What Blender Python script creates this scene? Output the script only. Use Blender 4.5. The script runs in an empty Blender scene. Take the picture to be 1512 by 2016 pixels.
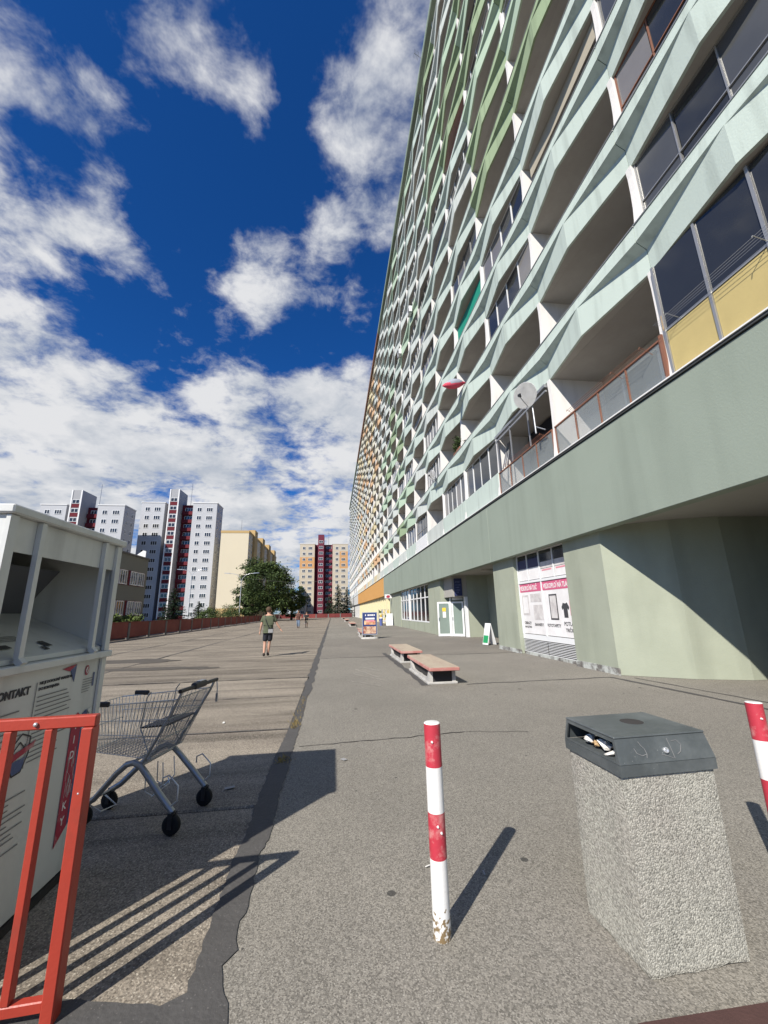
import bpy, math, random
from mathutils import Vector, Matrix
random.seed(7)
R = math.radians
D = bpy.data
scene = bpy.context.scene
COL = scene.collection

# ------------------------------------------------------------------ camera
W3 = ((0.99215374, -0.01025861, -0.12460226),
      (-0.12339537, -0.24068207, -0.96272827),
      (-0.02011328, 0.97054979, -0.24005948))
CAMZ = 1.6
cam_data = D.cameras.new('camera')
cam = D.objects.new('camera', cam_data)
COL.objects.link(cam)
cam.matrix_world = Matrix(W3).to_4x4()
cam.location = (0, 0, CAMZ)
cam_data.sensor_fit = 'VERTICAL'
cam_data.sensor_height = 24.0
cam_data.lens = 788.0 / 2016.0 * 24.0
cam_data.clip_start = 0.05
cam_data.clip_end = 5000
scene.camera = cam
scene.render.resolution_x = 768
scene.render.resolution_y = 1024

# ------------------------------------------------------------------ light
SUN = Vector((-0.778, -0.919, 1.0)).normalized()      # towards the sun
sun_el = math.asin(SUN.z)
sun_az = math.atan2(SUN.x, SUN.y)
sl = D.lights.new('sun', 'SUN')
sl.energy = 5.0
sl.angle = R(0.53)
sl.color = (1.0, 0.94, 0.85)
so = D.objects.new('sun', sl)
COL.objects.link(so)
so.rotation_euler = (-SUN).to_track_quat('-Z', 'Y').to_euler()

world = D.worlds.new('World')
scene.world = world
world.use_nodes = True
nt = world.node_tree
nt.nodes.clear()
N = nt.nodes.new
def LK(a, b): nt.links.new(a, b)
def val(nd, i, v): nd.inputs[i].default_value = v
def M(op, a, b=None, c=None):
    n = N('ShaderNodeMath'); n.operation = op
    for i, x in enumerate((a, b, c)):
        if x is None: continue
        if isinstance(x, (int, float)): n.inputs[i].default_value = x
        else: LK(x, n.inputs[i])
    return n.outputs[0]
sky = N('ShaderNodeTexSky'); sky.sky_type = 'NISHITA'; sky.sun_disc = False
sky.sun_elevation = sun_el; sky.sun_rotation = sun_az
sky.altitude = 300; sky.air_density = 1.0; sky.dust_density = 0.35; sky.ozone_density = 2.2
tc = N('ShaderNodeTexCoord')
DIR = tc.outputs['Generated']
sep = N('ShaderNodeSeparateXYZ'); LK(DIR, sep.inputs[0])
zz = M('ADD', M('MAXIMUM', sep.outputs[2], 0.0), 0.22)
cmb = N('ShaderNodeCombineXYZ')
LK(M('DIVIDE', sep.outputs[0], zz), cmb.inputs[0]); LK(M('DIVIDE', sep.outputs[1], zz), cmb.inputs[1])
cmb.inputs[2].default_value = 3.7
def pxdir(x, y):
    v = Vector(((x - 756) / 788.0, -(y - 1008) / 788.0, -1.0)).normalized()
    return Matrix(W3) @ v
def fbm(scale, detail, rough, dist, off=(0, 0, 0)):
    mp = N('ShaderNodeMapping'); mp.inputs['Location'].default_value = off
    LK(cmb.outputs[0], mp.inputs[0])
    n = N('ShaderNodeTexNoise'); n.inputs['Scale'].default_value = scale
    n.inputs['Detail'].default_value = detail; n.inputs['Roughness'].default_value = rough
    n.inputs['Distortion'].default_value = dist
    LK(mp.outputs[0], n.inputs['Vector']); return n.outputs[0]
n1 = fbm(2.9, 7, 0.60, 0.25)
n2 = fbm(2.9, 3, 0.5, 0.25, (-0.09, -0.11, 0))
n3 = fbm(11.0, 5, 0.62, 0.2)
# where the cloud masses of that afternoon stand (picture position, size in degrees, amount)
BLOBS = [(60, 170, 7, .31), (150, 235, 6, .36), (240, 290, 6, .40), (350, 70, 8, .40), (430, 195, 6, .46),
         (60, 420, 9, .40), (170, 440, 9, .46), (250, 500, 7, .42),
         (760, 240, 9, .56), (790, 350, 9, .54), (660, 460, 5, .48), (820, 90, 8, .40),
         (515, 540, 7, .52), (610, 560, 5, .44), (710, 600, 5, .34), (355, 640, 4, .40), (450, 440, 4, .34),
         (50, 730, 11, .58), (150, 810, 12, .58), (40, 890, 16, .64), (260, 910, 14, .58), (440, 770, 8, .54), (615, 790, 8, .56),
         (690, 770, 6, .46), (660, 930, 13, .58), (470, 950, 15, .58), (120, 1010, 16, .58), (580, 1040, 17, .56), (690, 1090, 14, .50)]
CLEAR = [(190, 610, 6, .3), (330, 575, 4, .25), (420, 660, 6, .35), (560, 700, 4, .35), (380, 380, 8, .3), (640, 690, 4, .3), (90, 330, 4, .25)]
acc = None
for bx_, by_, br_, ba_ in BLOBS:
    c = pxdir(bx_, by_)
    dn = N('ShaderNodeVectorMath'); dn.operation = 'DOT_PRODUCT'
    LK(DIR, dn.inputs[0]); dn.inputs[1].default_value = c
    mr = N('ShaderNodeMapRange'); mr.interpolation_type = 'SMOOTHSTEP'
    mr.inputs[1].default_value = math.cos(R(br_ * 1.15)); mr.inputs[2].default_value = 1.0
    mr.inputs[3].default_value = 0.0; mr.inputs[4].default_value = ba_ * 1.0
    LK(dn.outputs['Value'], mr.inputs[0])
    acc = mr.outputs[0] if acc is None else M('MAXIMUM', acc, mr.outputs[0])
for bx_, by_, br_, ba_ in CLEAR:      # the open blue between them
    c = pxdir(bx_, by_)
    dn = N('ShaderNodeVectorMath'); dn.operation = 'DOT_PRODUCT'
    LK(DIR, dn.inputs[0]); dn.inputs[1].default_value = c
    mr = N('ShaderNodeMapRange'); mr.interpolation_type = 'SMOOTHSTEP'
    mr.inputs[1].default_value = math.cos(R(br_ * 1.15)); mr.inputs[2].default_value = 1.0
    mr.inputs[3].default_value = 0.0; mr.inputs[4].default_value = ba_
    LK(dn.outputs['Value'], mr.inputs[0])
    acc = M('SUBTRACT', acc, mr.outputs[0])
# the same broken cloud goes on outside the picture: behind the camera and to the sides
fw = N('ShaderNodeVectorMath'); fw.operation = 'DOT_PRODUCT'; LK(DIR, fw.inputs[0]); fw.inputs[1].default_value = (-W3[0][2], -W3[1][2], -W3[2][2])
behind = N('ShaderNodeMapRange'); behind.interpolation_type = 'SMOOTHSTEP'
behind.inputs[1].default_value = 0.62; behind.inputs[2].default_value = 0.45
behind.inputs[3].default_value = 0.0; behind.inputs[4].default_value = 0.26
LK(fw.outputs['Value'], behind.inputs[0])
acc = M('MAXIMUM', acc, behind.outputs[0])
dens = M('ADD', M('ADD', M('MULTIPLY', M('SUBTRACT', n1, 0.5), 1.25), M('MULTIPLY', M('SUBTRACT', n3, 0.5), 0.95)), M('SUBTRACT', acc, 0.22))
mk = N('ShaderNodeMapRange'); mk.interpolation_type = 'SMOOTHSTEP'
mk.inputs[1].default_value = -0.05; mk.inputs[2].default_value = 0.42
LK(dens, mk.inputs[0])
lit = N('ShaderNodeMapRange')
lit.inputs[1].default_value = -0.14; lit.inputs[2].default_value = 0.14
lit.inputs[3].default_value = 0.0; lit.inputs[4].default_value = 1.0
LK(M('ADD', M('SUBTRACT', n1, n2), M('MULTIPLY', M('SUBTRACT', n3, .5), 0.5)), lit.inputs[0])
ccol = N('ShaderNodeMix'); ccol.data_type = 'RGBA'
ccol.inputs[6].default_value = (6.9, 7.5, 8.5, 1); ccol.inputs[7].default_value = (10.8, 10.9, 11.2, 1)
LK(lit.outputs[0], ccol.inputs[0])
tint = N('ShaderNodeMix'); tint.data_type = 'RGBA'; tint.blend_type = 'MULTIPLY'; tint.inputs[0].default_value = 1.0
LK(sky.outputs[0], tint.inputs[6]); tint.inputs[7].default_value = (0.16, 0.74, 1.58, 1)
mixc = N('ShaderNodeMix'); mixc.data_type = 'RGBA'
LK(mk.outputs[0], mixc.inputs[0]); LK(tint.outputs[2], mixc.inputs[6]); LK(ccol.outputs[2], mixc.inputs[7])
bg = N('ShaderNodeBackground'); LK(mixc.outputs[2], bg.inputs[0]); bg.inputs[1].default_value = 0.052
world.cycles.sampling_method = 'MANUAL'; world.cycles.sample_map_resolution = 512
wo = N('ShaderNodeOutputWorld'); LK(bg.outputs[0], wo.inputs[0])

vs = scene.view_settings
vs.view_transform = 'Standard'; vs.look = 'None'; vs.gamma = 1.0; vs.use_curve_mapping = False
vs.exposure = 0.46

# ------------------------------------------------------------------ materials
MATS = {}
def mat(name, col, rough=0.7, var=0.12, scale=3.0, bump=0.0, bscale=60.0, metal=0.0, spec=0.4, col2=None, thr=(0.4, 0.65),
        randv=0.0, stretch=(1, 1, 1), alpha=1.0, detail=6.0, speck=None, streak=None, grain=None, pebble=None):
    """procedural surface: base colour broken up by noise, an optional second tone for stains, speckles and fine relief"""
    m = D.materials.new(name); m.use_nodes = True
    t = m.node_tree; nn = t.nodes; ll = t.links
    b = nn['Principled BSDF']
    b.inputs['Roughness'].default_value = rough; b.inputs['Metallic'].default_value = metal
    b.inputs['Specular IOR Level'].default_value = spec; b.inputs['Alpha'].default_value = alpha
    co = nn.new('ShaderNodeTexCoord')
    geo = nn.new('ShaderNodeNewGeometry')
    mp = nn.new('ShaderNodeMapping'); mp.inputs['Scale'].default_value = stretch
    ll.new(geo.outputs['Position'], mp.inputs[0])
    no = nn.new('ShaderNodeTexNoise'); no.inputs['Scale'].default_value = scale; no.inputs['Detail'].default_value = detail
    no.inputs['Roughness'].default_value = 0.62
    ll.new(mp.outputs[0], no.inputs['Vector'])
    hv = nn.new('ShaderNodeMix'); hv.data_type = 'RGBA'
    hv.inputs[6].default_value = tuple(max(0, c * (1 - var)) for c in col) + (1,)
    hv.inputs[7].default_value = tuple(min(1, c * (1 + var)) for c in col) + (1,)
    ll.new(no.outputs[0], hv.inputs[0])
    out = hv.outputs[2]
    if col2 is not None:
        n2_ = nn.new('ShaderNodeTexNoise'); n2_.inputs['Scale'].default_value = scale * 0.37; n2_.inputs['Detail'].default_value = 8
        n2_.inputs['Roughness'].default_value = 0.7
        ll.new(mp.outputs[0], n2_.inputs['Vector'])
        r2 = nn.new('ShaderNodeMapRange'); r2.inputs[1].default_value = thr[0]; r2.inputs[2].default_value = thr[1]
        ll.new(n2_.outputs[0], r2.inputs[0])
        m2 = nn.new('ShaderNodeMix'); m2.data_type = 'RGBA'; ll.new(r2.outputs[0], m2.inputs[0])
        ll.new(out, m2.inputs[6]); m2.inputs[7].default_value = tuple(col2) + (1,)
        out = m2.outputs[2]
    if streak is not None:            # run-off streaks: noise stretched along one axis
        (sx, sy, sz), sc_, amt, lo, hi = streak
        mp3 = nn.new('ShaderNodeMapping'); mp3.inputs['Scale'].default_value = (sx, sy, sz)
        ll.new(geo.outputs['Position'], mp3.inputs[0])
        n3_ = nn.new('ShaderNodeTexNoise'); n3_.inputs['Scale'].default_value = sc_; n3_.inputs['Detail'].default_value = 5
        ll.new(mp3.outputs[0], n3_.inputs['Vector'])
        r3 = nn.new('ShaderNodeMapRange'); r3.inputs[1].default_value = lo; r3.inputs[2].default_value = hi
        r3.inputs[3].default_value = 1.0; r3.inputs[4].default_value = 1.0 - amt
        ll.new(n3_.outputs[0], r3.inputs[0])
        m3 = nn.new('ShaderNodeMix'); m3.data_type = 'RGBA'; m3.blend_type = 'MULTIPLY'; m3.inputs[0].default_value = 1
        ll.new(out, m3.inputs[6]); ll.new(r3.outputs[0], m3.inputs[7]); out = m3.outputs[2]
    if grain is not None:             # every chip of aggregate has its own tone
        for (gs, glo, ghi) in grain:
            vg = nn.new('ShaderNodeTexVoronoi'); vg.inputs['Scale'].default_value = gs; ll.new(geo.outputs['Position'], vg.inputs['Vector'])
            sg_ = nn.new('ShaderNodeSeparateColor'); ll.new(vg.outputs['Color'], sg_.inputs[0])
            rg_ = nn.new('ShaderNodeMapRange'); rg_.inputs[3].default_value = glo; rg_.inputs[4].default_value = ghi
            ll.new(sg_.outputs[1], rg_.inputs[0])
            mg = nn.new('ShaderNodeMix'); mg.data_type = 'RGBA'; mg.blend_type = 'MULTIPLY'; mg.inputs[0].default_value = 1
            ll.new(out, mg.inputs[6]); ll.new(rg_.outputs[0], mg.inputs[7]); out = mg.outputs[2]
    if speck is not None:             # list of (voronoi scale, radius, colour, strength)
        for (vsx, rad, vc, st) in speck:
            vo = nn.new('ShaderNodeTexVoronoi'); vo.inputs['Scale'].default_value = vsx
            ll.new(geo.outputs['Position'], vo.inputs['Vector'])
            sp = nn.new('ShaderNodeSeparateColor'); ll.new(vo.outputs['Color'], sp.inputs[0])
            lim = nn.new('ShaderNodeMath'); lim.operation = 'MULTIPLY'; ll.new(sp.outputs[0], lim.inputs[0]); lim.inputs[1].default_value = rad
            cm = nn.new('ShaderNodeMath'); cm.operation = 'LESS_THAN'; ll.new(vo.outputs['Distance'], cm.inputs[0]); ll.new(lim.outputs[0], cm.inputs[1])
            ms = nn.new('ShaderNodeMath'); ms.operation = 'MULTIPLY'; ll.new(cm.outputs[0], ms.inputs[0]); ms.inputs[1].default_value = st
            m4 = nn.new('ShaderNodeMix'); m4.data_type = 'RGBA'; ll.new(ms.outputs[0], m4.inputs[0])
            ll.new(out, m4.inputs[6]); m4.inputs[7].default_value = tuple(vc) + (1,)
            out = m4.outputs[2]
    if randv > 0:
        oi = nn.new('ShaderNodeObjectInfo')
        rr = nn.new('ShaderNodeMapRange'); rr.inputs[3].default_value = 1 - randv; rr.inputs[4].default_value = 1 + randv
        ll.new(oi.outputs['Random'], rr.inputs[0])
        m5 = nn.new('ShaderNodeMix'); m5.data_type = 'RGBA'; m5.blend_type = 'MULTIPLY'; m5.inputs[0].default_value = 1
        ll.new(out, m5.inputs[6]); ll.new(rr.outputs[0], m5.inputs[7]); out = m5.outputs[2]
    ll.new(out, b.inputs['Base Color'])
    if pebble is not None:            # rounded chips standing proud of the mortar
        vb = nn.new('ShaderNodeTexVoronoi'); vb.feature = 'SMOOTH_F1'; vb.inputs['Scale'].default_value = pebble; vb.inputs['Smoothness'].default_value = .3
        ll.new(geo.outputs['Position'], vb.inputs['Vector'])
        iv = nn.new('ShaderNodeMath'); iv.operation = 'SUBTRACT'; iv.inputs[0].default_value = 1.0; ll.new(vb.outputs['Distance'], iv.inputs[1])
        bp = nn.new('ShaderNodeBump'); bp.inputs['Strength'].default_value = bump; bp.inputs['Distance'].default_value = 0.008
        ll.new(iv.outputs[0], bp.inputs['Height']); ll.new(bp.outputs[0], b.inputs['Normal'])
    elif bump > 0:
        nb = nn.new('ShaderNodeTexNoise'); nb.inputs['Scale'].default_value = bscale; nb.inputs['Detail'].default_value = 4
        ll.new(geo.outputs['Position'], nb.inputs['Vector'])
        bp = nn.new('ShaderNodeBump'); bp.inputs['Strength'].default_value = bump; bp.inputs['Distance'].default_value = 0.02
        ll.new(nb.outputs[0], bp.inputs['Height']); ll.new(bp.outputs[0], b.inputs['Normal'])
    MATS[name] = m
    return m
def glass(name, col, rough=0.06, spec=0.7, alpha=1.0):
    m = mat(name, col, rough, 0.25, 0.7, spec=spec, alpha=alpha, bump=0.02, bscale=1.5)
    return m

mat('asphalt', (.218, .203, .174), .9, .20, .5, .3, 150, spec=.25, col2=(.165, .154, .133), thr=(.40, .70), grain=[(130, .6, 1.4)],
    speck=[(75, .34, (.38, .36, .315), .6), (2.1, .085, (.04, .04, .038), .8), (3.7, .055, (.05, .048, .045), .8)])
mat('asphalt_new', (.205, .188, .162), .92, .12, .8, .3, 130, spec=.25, col2=(.165, .152, .132), grain=[(130, .65, 1.35)], speck=[(2.5, .06, (.03, .03, .03), .7)])
mat('concrete_slab', (.25, .218, .175), .9, .16, 2.2, .4, 70, spec=.25, col2=(.155, .133, .108), thr=(.42, .66), randv=.10, stretch=(.35, 1.3, 1),
    streak=((.10, 1.6, 1), 1.6, .45, .48, .70), grain=[(110, .6, 1.4)], speck=[(65, .36, (.44, .40, .33), .7)])
mat('joint_dark', (.045, .042, .04), .95, .3, 8, spec=.2)
mat('tar', (.075, .072, .069), .8, .25, 6, .3, 40, spec=.35, speck=[(60, .25, (.16, .15, .14), .6)])
mat('ground_far', (.075, .085, .05), .95, .35, .4, col2=(.13, .12, .10))
mat('road_far', (.11, .11, .108), .95, .1, .5)
mat('beam_green', (.272, .315, .262), .9, .05, .6, .16, 30, spec=.25, col2=(.250, .292, .242), streak=((1, 1.2, .12), 1.0, .14, .5, .75))
mat('pillar_green', (.335, .36, .285), .9, .06, 1.2, .18, 30, spec=.25, col2=(.30, .325, .255), streak=((1, 1.2, .2), 1.2, .18, .5, .75))
mat('plinth_paint', (.45, .47, .44), .9, .2, 6, .3, 40, spec=.25, col2=(.14, .13, .12), thr=(.45, .58))
mat('soffit', (.36, .35, .32), .9, .06, 1.5, .2, 40, spec=.2)
mat('beam_orange', (.58, .31, .10), .9, .06, .6, .3, 22, spec=.25)
mat('beam_grey', (.55, .55, .53), .9, .06, .6, .3, 22, spec=.25)
mat('par_mint', (.48, .555, .50), .85, .05, 1.0, .2, 30, spec=.25, randv=.03, streak=((2.4, 2.4, .2), 1.6, .26, .50, .75))
mat('par_white', (.53, .565, .53), .85, .05, 1.0, .2, 30, spec=.25, randv=.05, streak=((2.4, 2.4, .2), 1.6, .26, .50, .75))
mat('par_green', (.30, .385, .235), .85, .06, 1.0, .2, 30, spec=.25, randv=.05, streak=((2.4, 2.4, .2), 1.6, .26, .50, .75))
mat('par_sage', (.42, .53, .40), .85, .06, 1.0, .2, 30, spec=.25, randv=.05)
mat('par_cream', (.60, .57, .45), .85, .06, 1.0, spec=.25, randv=.06)
mat('par_orange', (.58, .38, .22), .85, .06, 1.0, spec=.25, randv=.08)
mat('par_yellow', (.62, .53, .33), .85, .06, 1.0, spec=.25, randv=.06)
mat('par_grey', (.58, .61, .63), .85, .06, 1.0, spec=.25, randv=.06)
mat('par_bluegrey', (.42, .47, .50), .85, .06, 1.0, spec=.25, randv=.06)
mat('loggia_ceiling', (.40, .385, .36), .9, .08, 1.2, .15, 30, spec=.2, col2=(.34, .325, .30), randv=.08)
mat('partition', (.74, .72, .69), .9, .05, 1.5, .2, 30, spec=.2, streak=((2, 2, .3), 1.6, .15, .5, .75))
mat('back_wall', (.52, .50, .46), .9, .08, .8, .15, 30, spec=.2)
mat('roof_trim', (.27, .34, .27), .8, .08, 1, spec=.3)
mat('roof_brown', (.30, .17, .11), .8, .08, 1, spec=.3)
mat('white_paint', (.78, .78, .76), .45, .04, 3, spec=.45)
mat('frame_white', (.74, .75, .75), .4, .04, 2, spec=.45)
mat('frame_alu', (.42, .42, .41), .4, .08, 3, metal=.6)
mat('frame_brown', (.24, .11, .07), .7, .25, 5, spec=.3)
mat('dark_edge', (.05, .055, .055), .7, .1, 3)
glass('win_glass', (.028, .030, .032), .05, .8)
glass('win_curtain', (.20, .19, .18), .08, .7)
glass('win_mid', (.075, .078, .08), .06, .7)
glass('win_dark', (.02, .022, .024), .08, .6)
glass('rail_glass', (.28, .31, .31), .12, .6, .45)
glass('door_glass', (.20, .25, .22), .08, .6)
mat('yellow_panel', (.50, .40, .17), .6, .08, 1.5, .05, 20, spec=.35, col2=(.44, .35, .15))
mat('green_blind', (.01, .25, .17), .7, .1, 3)
mat('brick_tan', (.52, .38, .22), .85, .1, 20)
mat('metal_grey', (.34, .35, .36), .35, .1, 5, metal=.6)
mat('metal_light', (.58, .59, .60), .3, .1, 5, metal=.6)
mat('plastic_black', (.018, .018, .02), .45, .2, 6, spec=.5)
mat('rubber', (.012, .012, .012), .8, .2, 6, spec=.3)
mat('dish_white', (.72, .72, .71), .5, .04, 4, col2=(.62, .62, .60))
mat('red_cloth', (.55, .06, .10), .75, .12, 4)
mat('grey_cloth', (.30, .32, .38), .75, .12, 4)
mat('rail_red', (.355, .042, .024), .42, .10, 9, .06, 60, spec=.5, col2=(.27, .045, .028), thr=(.5, .7), speck=[(35, .07, (.12, .05, .03), .8)])
mat('container_paint', (.60, .61, .585), .5, .05, 3, .04, 30, spec=.45, col2=(.50, .51, .49), thr=(.5, .75), streak=((3, 3, .3), 2.0, .22, .50, .75), speck=[(16, .05, (.22, .11, .05), .7), (40, .05, (.15, .13, .11), .6)])
mat('container_inner_shade', (.12, .125, .14), .6, .08, 3, spec=.35)  # shade inside the hopper deepened in the paint colour
mat('ink', (.05, .05, .055), .7, .1, 10)
mat('ink_grey', (.20, .20, .20), .7, .15, 10)
mat('print_red', (.36, .03, .06), .5, .18, 14, col2=(.55, .40, .38), thr=(.56, .72))
mat('print_blue', (.07, .10, .22), .5, .15, 14, col2=(.22, .25, .34), thr=(.52, .70))
mat('print_pink', (.60, .12, .22), .5, .08, 6)
mat('print_rose', (.70, .28, .33), .5, .08, 6)
mat('print_white', (.80, .79, .78), .5, .05, 4, col2=(.70, .68, .67))
mat('print_grey', (.50, .47, .46), .6, .25, 9, col2=(.68, .66, .64))
mat('lid_grey', (.070, .080, .083), .42, .20, 7, .06, 50, spec=.5, col2=(.125, .138, .14), thr=(.48, .72), speck=[(45, .10, (.35, .35, .34), .5)])
mat('washed_concrete', (.325, .315, .272), .9, .14, 2, .5, 150, spec=.25, pebble=140, grain=[(140, .6, 1.4), (300, .85, 1.15)], col2=(.29, .265, .235), thr=(.45, .75),
    speck=[(14, .03, (.22, .07, .04), .5)])
def rust_foot(m):
    t = m.node_tree; b = t.nodes['Principled BSDF']; src = b.inputs['Base Color'].links[0].from_socket
    ge = t.nodes.new('ShaderNodeNewGeometry'); sx = t.nodes.new('ShaderNodeSeparateXYZ'); t.links.new(ge.outputs['Position'], sx.inputs[0])
    no = t.nodes.new('ShaderNodeTexNoise'); no.inputs['Scale'].default_value = 55; no.inputs['Detail'].default_value = 6; t.links.new(ge.outputs['Position'], no.inputs['Vector'])
    mr = t.nodes.new('ShaderNodeMapRange'); mr.inputs[1].default_value = .26; mr.inputs[2].default_value = .0; mr.inputs[3].default_value = -.26; mr.inputs[4].default_value = .12
    t.links.new(sx.outputs[2], mr.inputs[0])
    ad = t.nodes.new('ShaderNodeMath'); t.links.new(no.outputs[0], ad.inputs[0]); t.links.new(mr.outputs[0], ad.inputs[1])
    st = t.nodes.new('ShaderNodeMapRange'); st.inputs[1].default_value = .5; st.inputs[2].default_value = .62; t.links.new(ad.outputs[0], st.inputs[0])
    mx = t.nodes.new('ShaderNodeMix'); mx.data_type = 'RGBA'; t.links.new(st.outputs[0], mx.inputs[0]); t.links.new(src, mx.inputs[6]); mx.inputs[7].default_value = (.20, .14, .07, 1)
    t.links.new(mx.outputs[2], b.inputs['Base Color'])
mat('paper', (.72, .70, .66), .8, .1, 20)
mat('cup_brown', (.40, .27, .14), .8, .1, 20)
mat('bollard_red', (.44, .035, .055), .5, .16, 12, .05, 60, spec=.45, col2=(.58, .30, .28), thr=(.52, .66))
mat('bollard_white', (.74, .735, .71), .45, .04, 9, .04, 60, spec=.5, speck=[(70, .12, (.25, .2, .15), .5)])
mat('bollard_rust', (.55, .51, .42), .7, .2, 14, .3, 60, col2=(.22, .15, .07), thr=(.42, .56))
rust_foot(MATS['bollard_white'])
mat('bench_red', (.40, .17, .145), .8, .12, 7, .2, 50, col2=(.50, .30, .26), thr=(.45, .65))
mat('bench_top', (.40, .335, .255), .85, .12, 4, .2, 60, col2=(.33, .25, .195), thr=(.45, .68), stretch=(3, .6, 1))
mat('bench_concrete', (.46, .45, .42), .9, .12, 5, .3, 50, col2=(.33, .32, .30))
mat('bench_shade', (.035, .033, .032), .95, .2, 5)  # shade of the hollow under the seat, as a dark colour
mat('fence_red', (.135, .022, .022), .7, .2, 1.2, .1, 20, randv=.15, col2=(.19, .04, .035))
mat('fence_post', (.16, .155, .15), .9, .1, 4)
mat('tower_grey', (.33, .335, .35), .9, .05, .2, spec=.2)
mat('tower_light', (.44, .45, .47), .9, .05, .2, spec=.2)
mat('tower_white', (.70, .70, .70), .9, .04, .3, spec=.2)
mat('tower_red', (.125, .018, .026), .85, .1, .5, spec=.25)
mat('tower_cream', (.48, .43, .345), .9, .05, .2, spec=.2)
mat('tower_orange', (.52, .30, .14), .9, .05, .3, spec=.2)
mat('tower_maroon', (.145, .03, .05), .85, .1, .4, spec=.25)
mat('tower_yellow', (.58, .52, .39), .9, .04, .2, spec=.2)
mat('tower_ochre', (.45, .32, .15), .9, .06, .2, spec=.2)
mat('low_grey', (.20, .205, .185), .9, .06, .4, spec=.2)
mat('skin', (.50, .29, .205), .6, .06, 12, spec=.35)
mat('hair_brown', (.075, .045, .025), .8, .3, 30)
mat('shirt_olive', (.085, .098, .058), .9, .15, 14, .2, 40)
mat('shorts_navy', (.020, .022, .030), .9, .2, 14)
mat('shoe_dark', (.03, .022, .018), .7, .2, 20)
mat('jeans', (.15, .20, .28), .9, .2, 14)
mat('khaki', (.40, .36, .28), .9, .1, 14)
mat('shirt_brown', (.10, .045, .035), .9, .2, 14)
mat('shirt_black', (.018, .018, .02), .9, .2, 14)
mat('bag_grey', (.28, .28, .28), .7, .2, 20)
mat('bark', (.07, .055, .04), .95, .3, 5, .5, 20)
mat('leaf_a', (.050, .080, .022), .7, .35, .6, spec=.3)
mat('leaf_b', (.085, .120, .032), .7, .3, .6, spec=.3)
mat('leaf_c', (.030, .050, .016), .7, .3, .6, spec=.3)
mat('needle_a', (.018, .034, .018), .75, .3, .8, spec=.25)
mat('needle_b', (.034, .055, .026), .75, .3, .8, spec=.25)
mat('bush_a', (.10, .14, .03), .7, .3, 1.5, spec=.3)
mat('grass_dry', (.30, .22, .07), .9, .3, 30)
mat('poster_blue', (.03, .05, .16), .4, .1, 5)
mat('poster_food', (.45, .13, .07), .5, .5, 9, col2=(.70, .50, .30), thr=(.42, .60))
mat('poster_food2', (.55, .40, .28), .5, .4, 12, col2=(.28, .09, .06), thr=(.45, .60))
mat('sign_green', (.02, .28, .10), .5, .1, 5)
mat('sign_yellow', (.75, .52, .05), .5, .1, 5)
mat('sign_navy', (.035, .045, .12), .5, .1, 5)
mat('kerb_red', (.07, .035, .030), .9, .2, 8, .2, 60)
mat('awning_cream', (.75, .68, .42), .8, .08, 2)
mat('bin_blue', (.10, .13, .33), .5, .1, 4)
mat('cable', (.10, .10, .09), .7, .1, 3)
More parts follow.
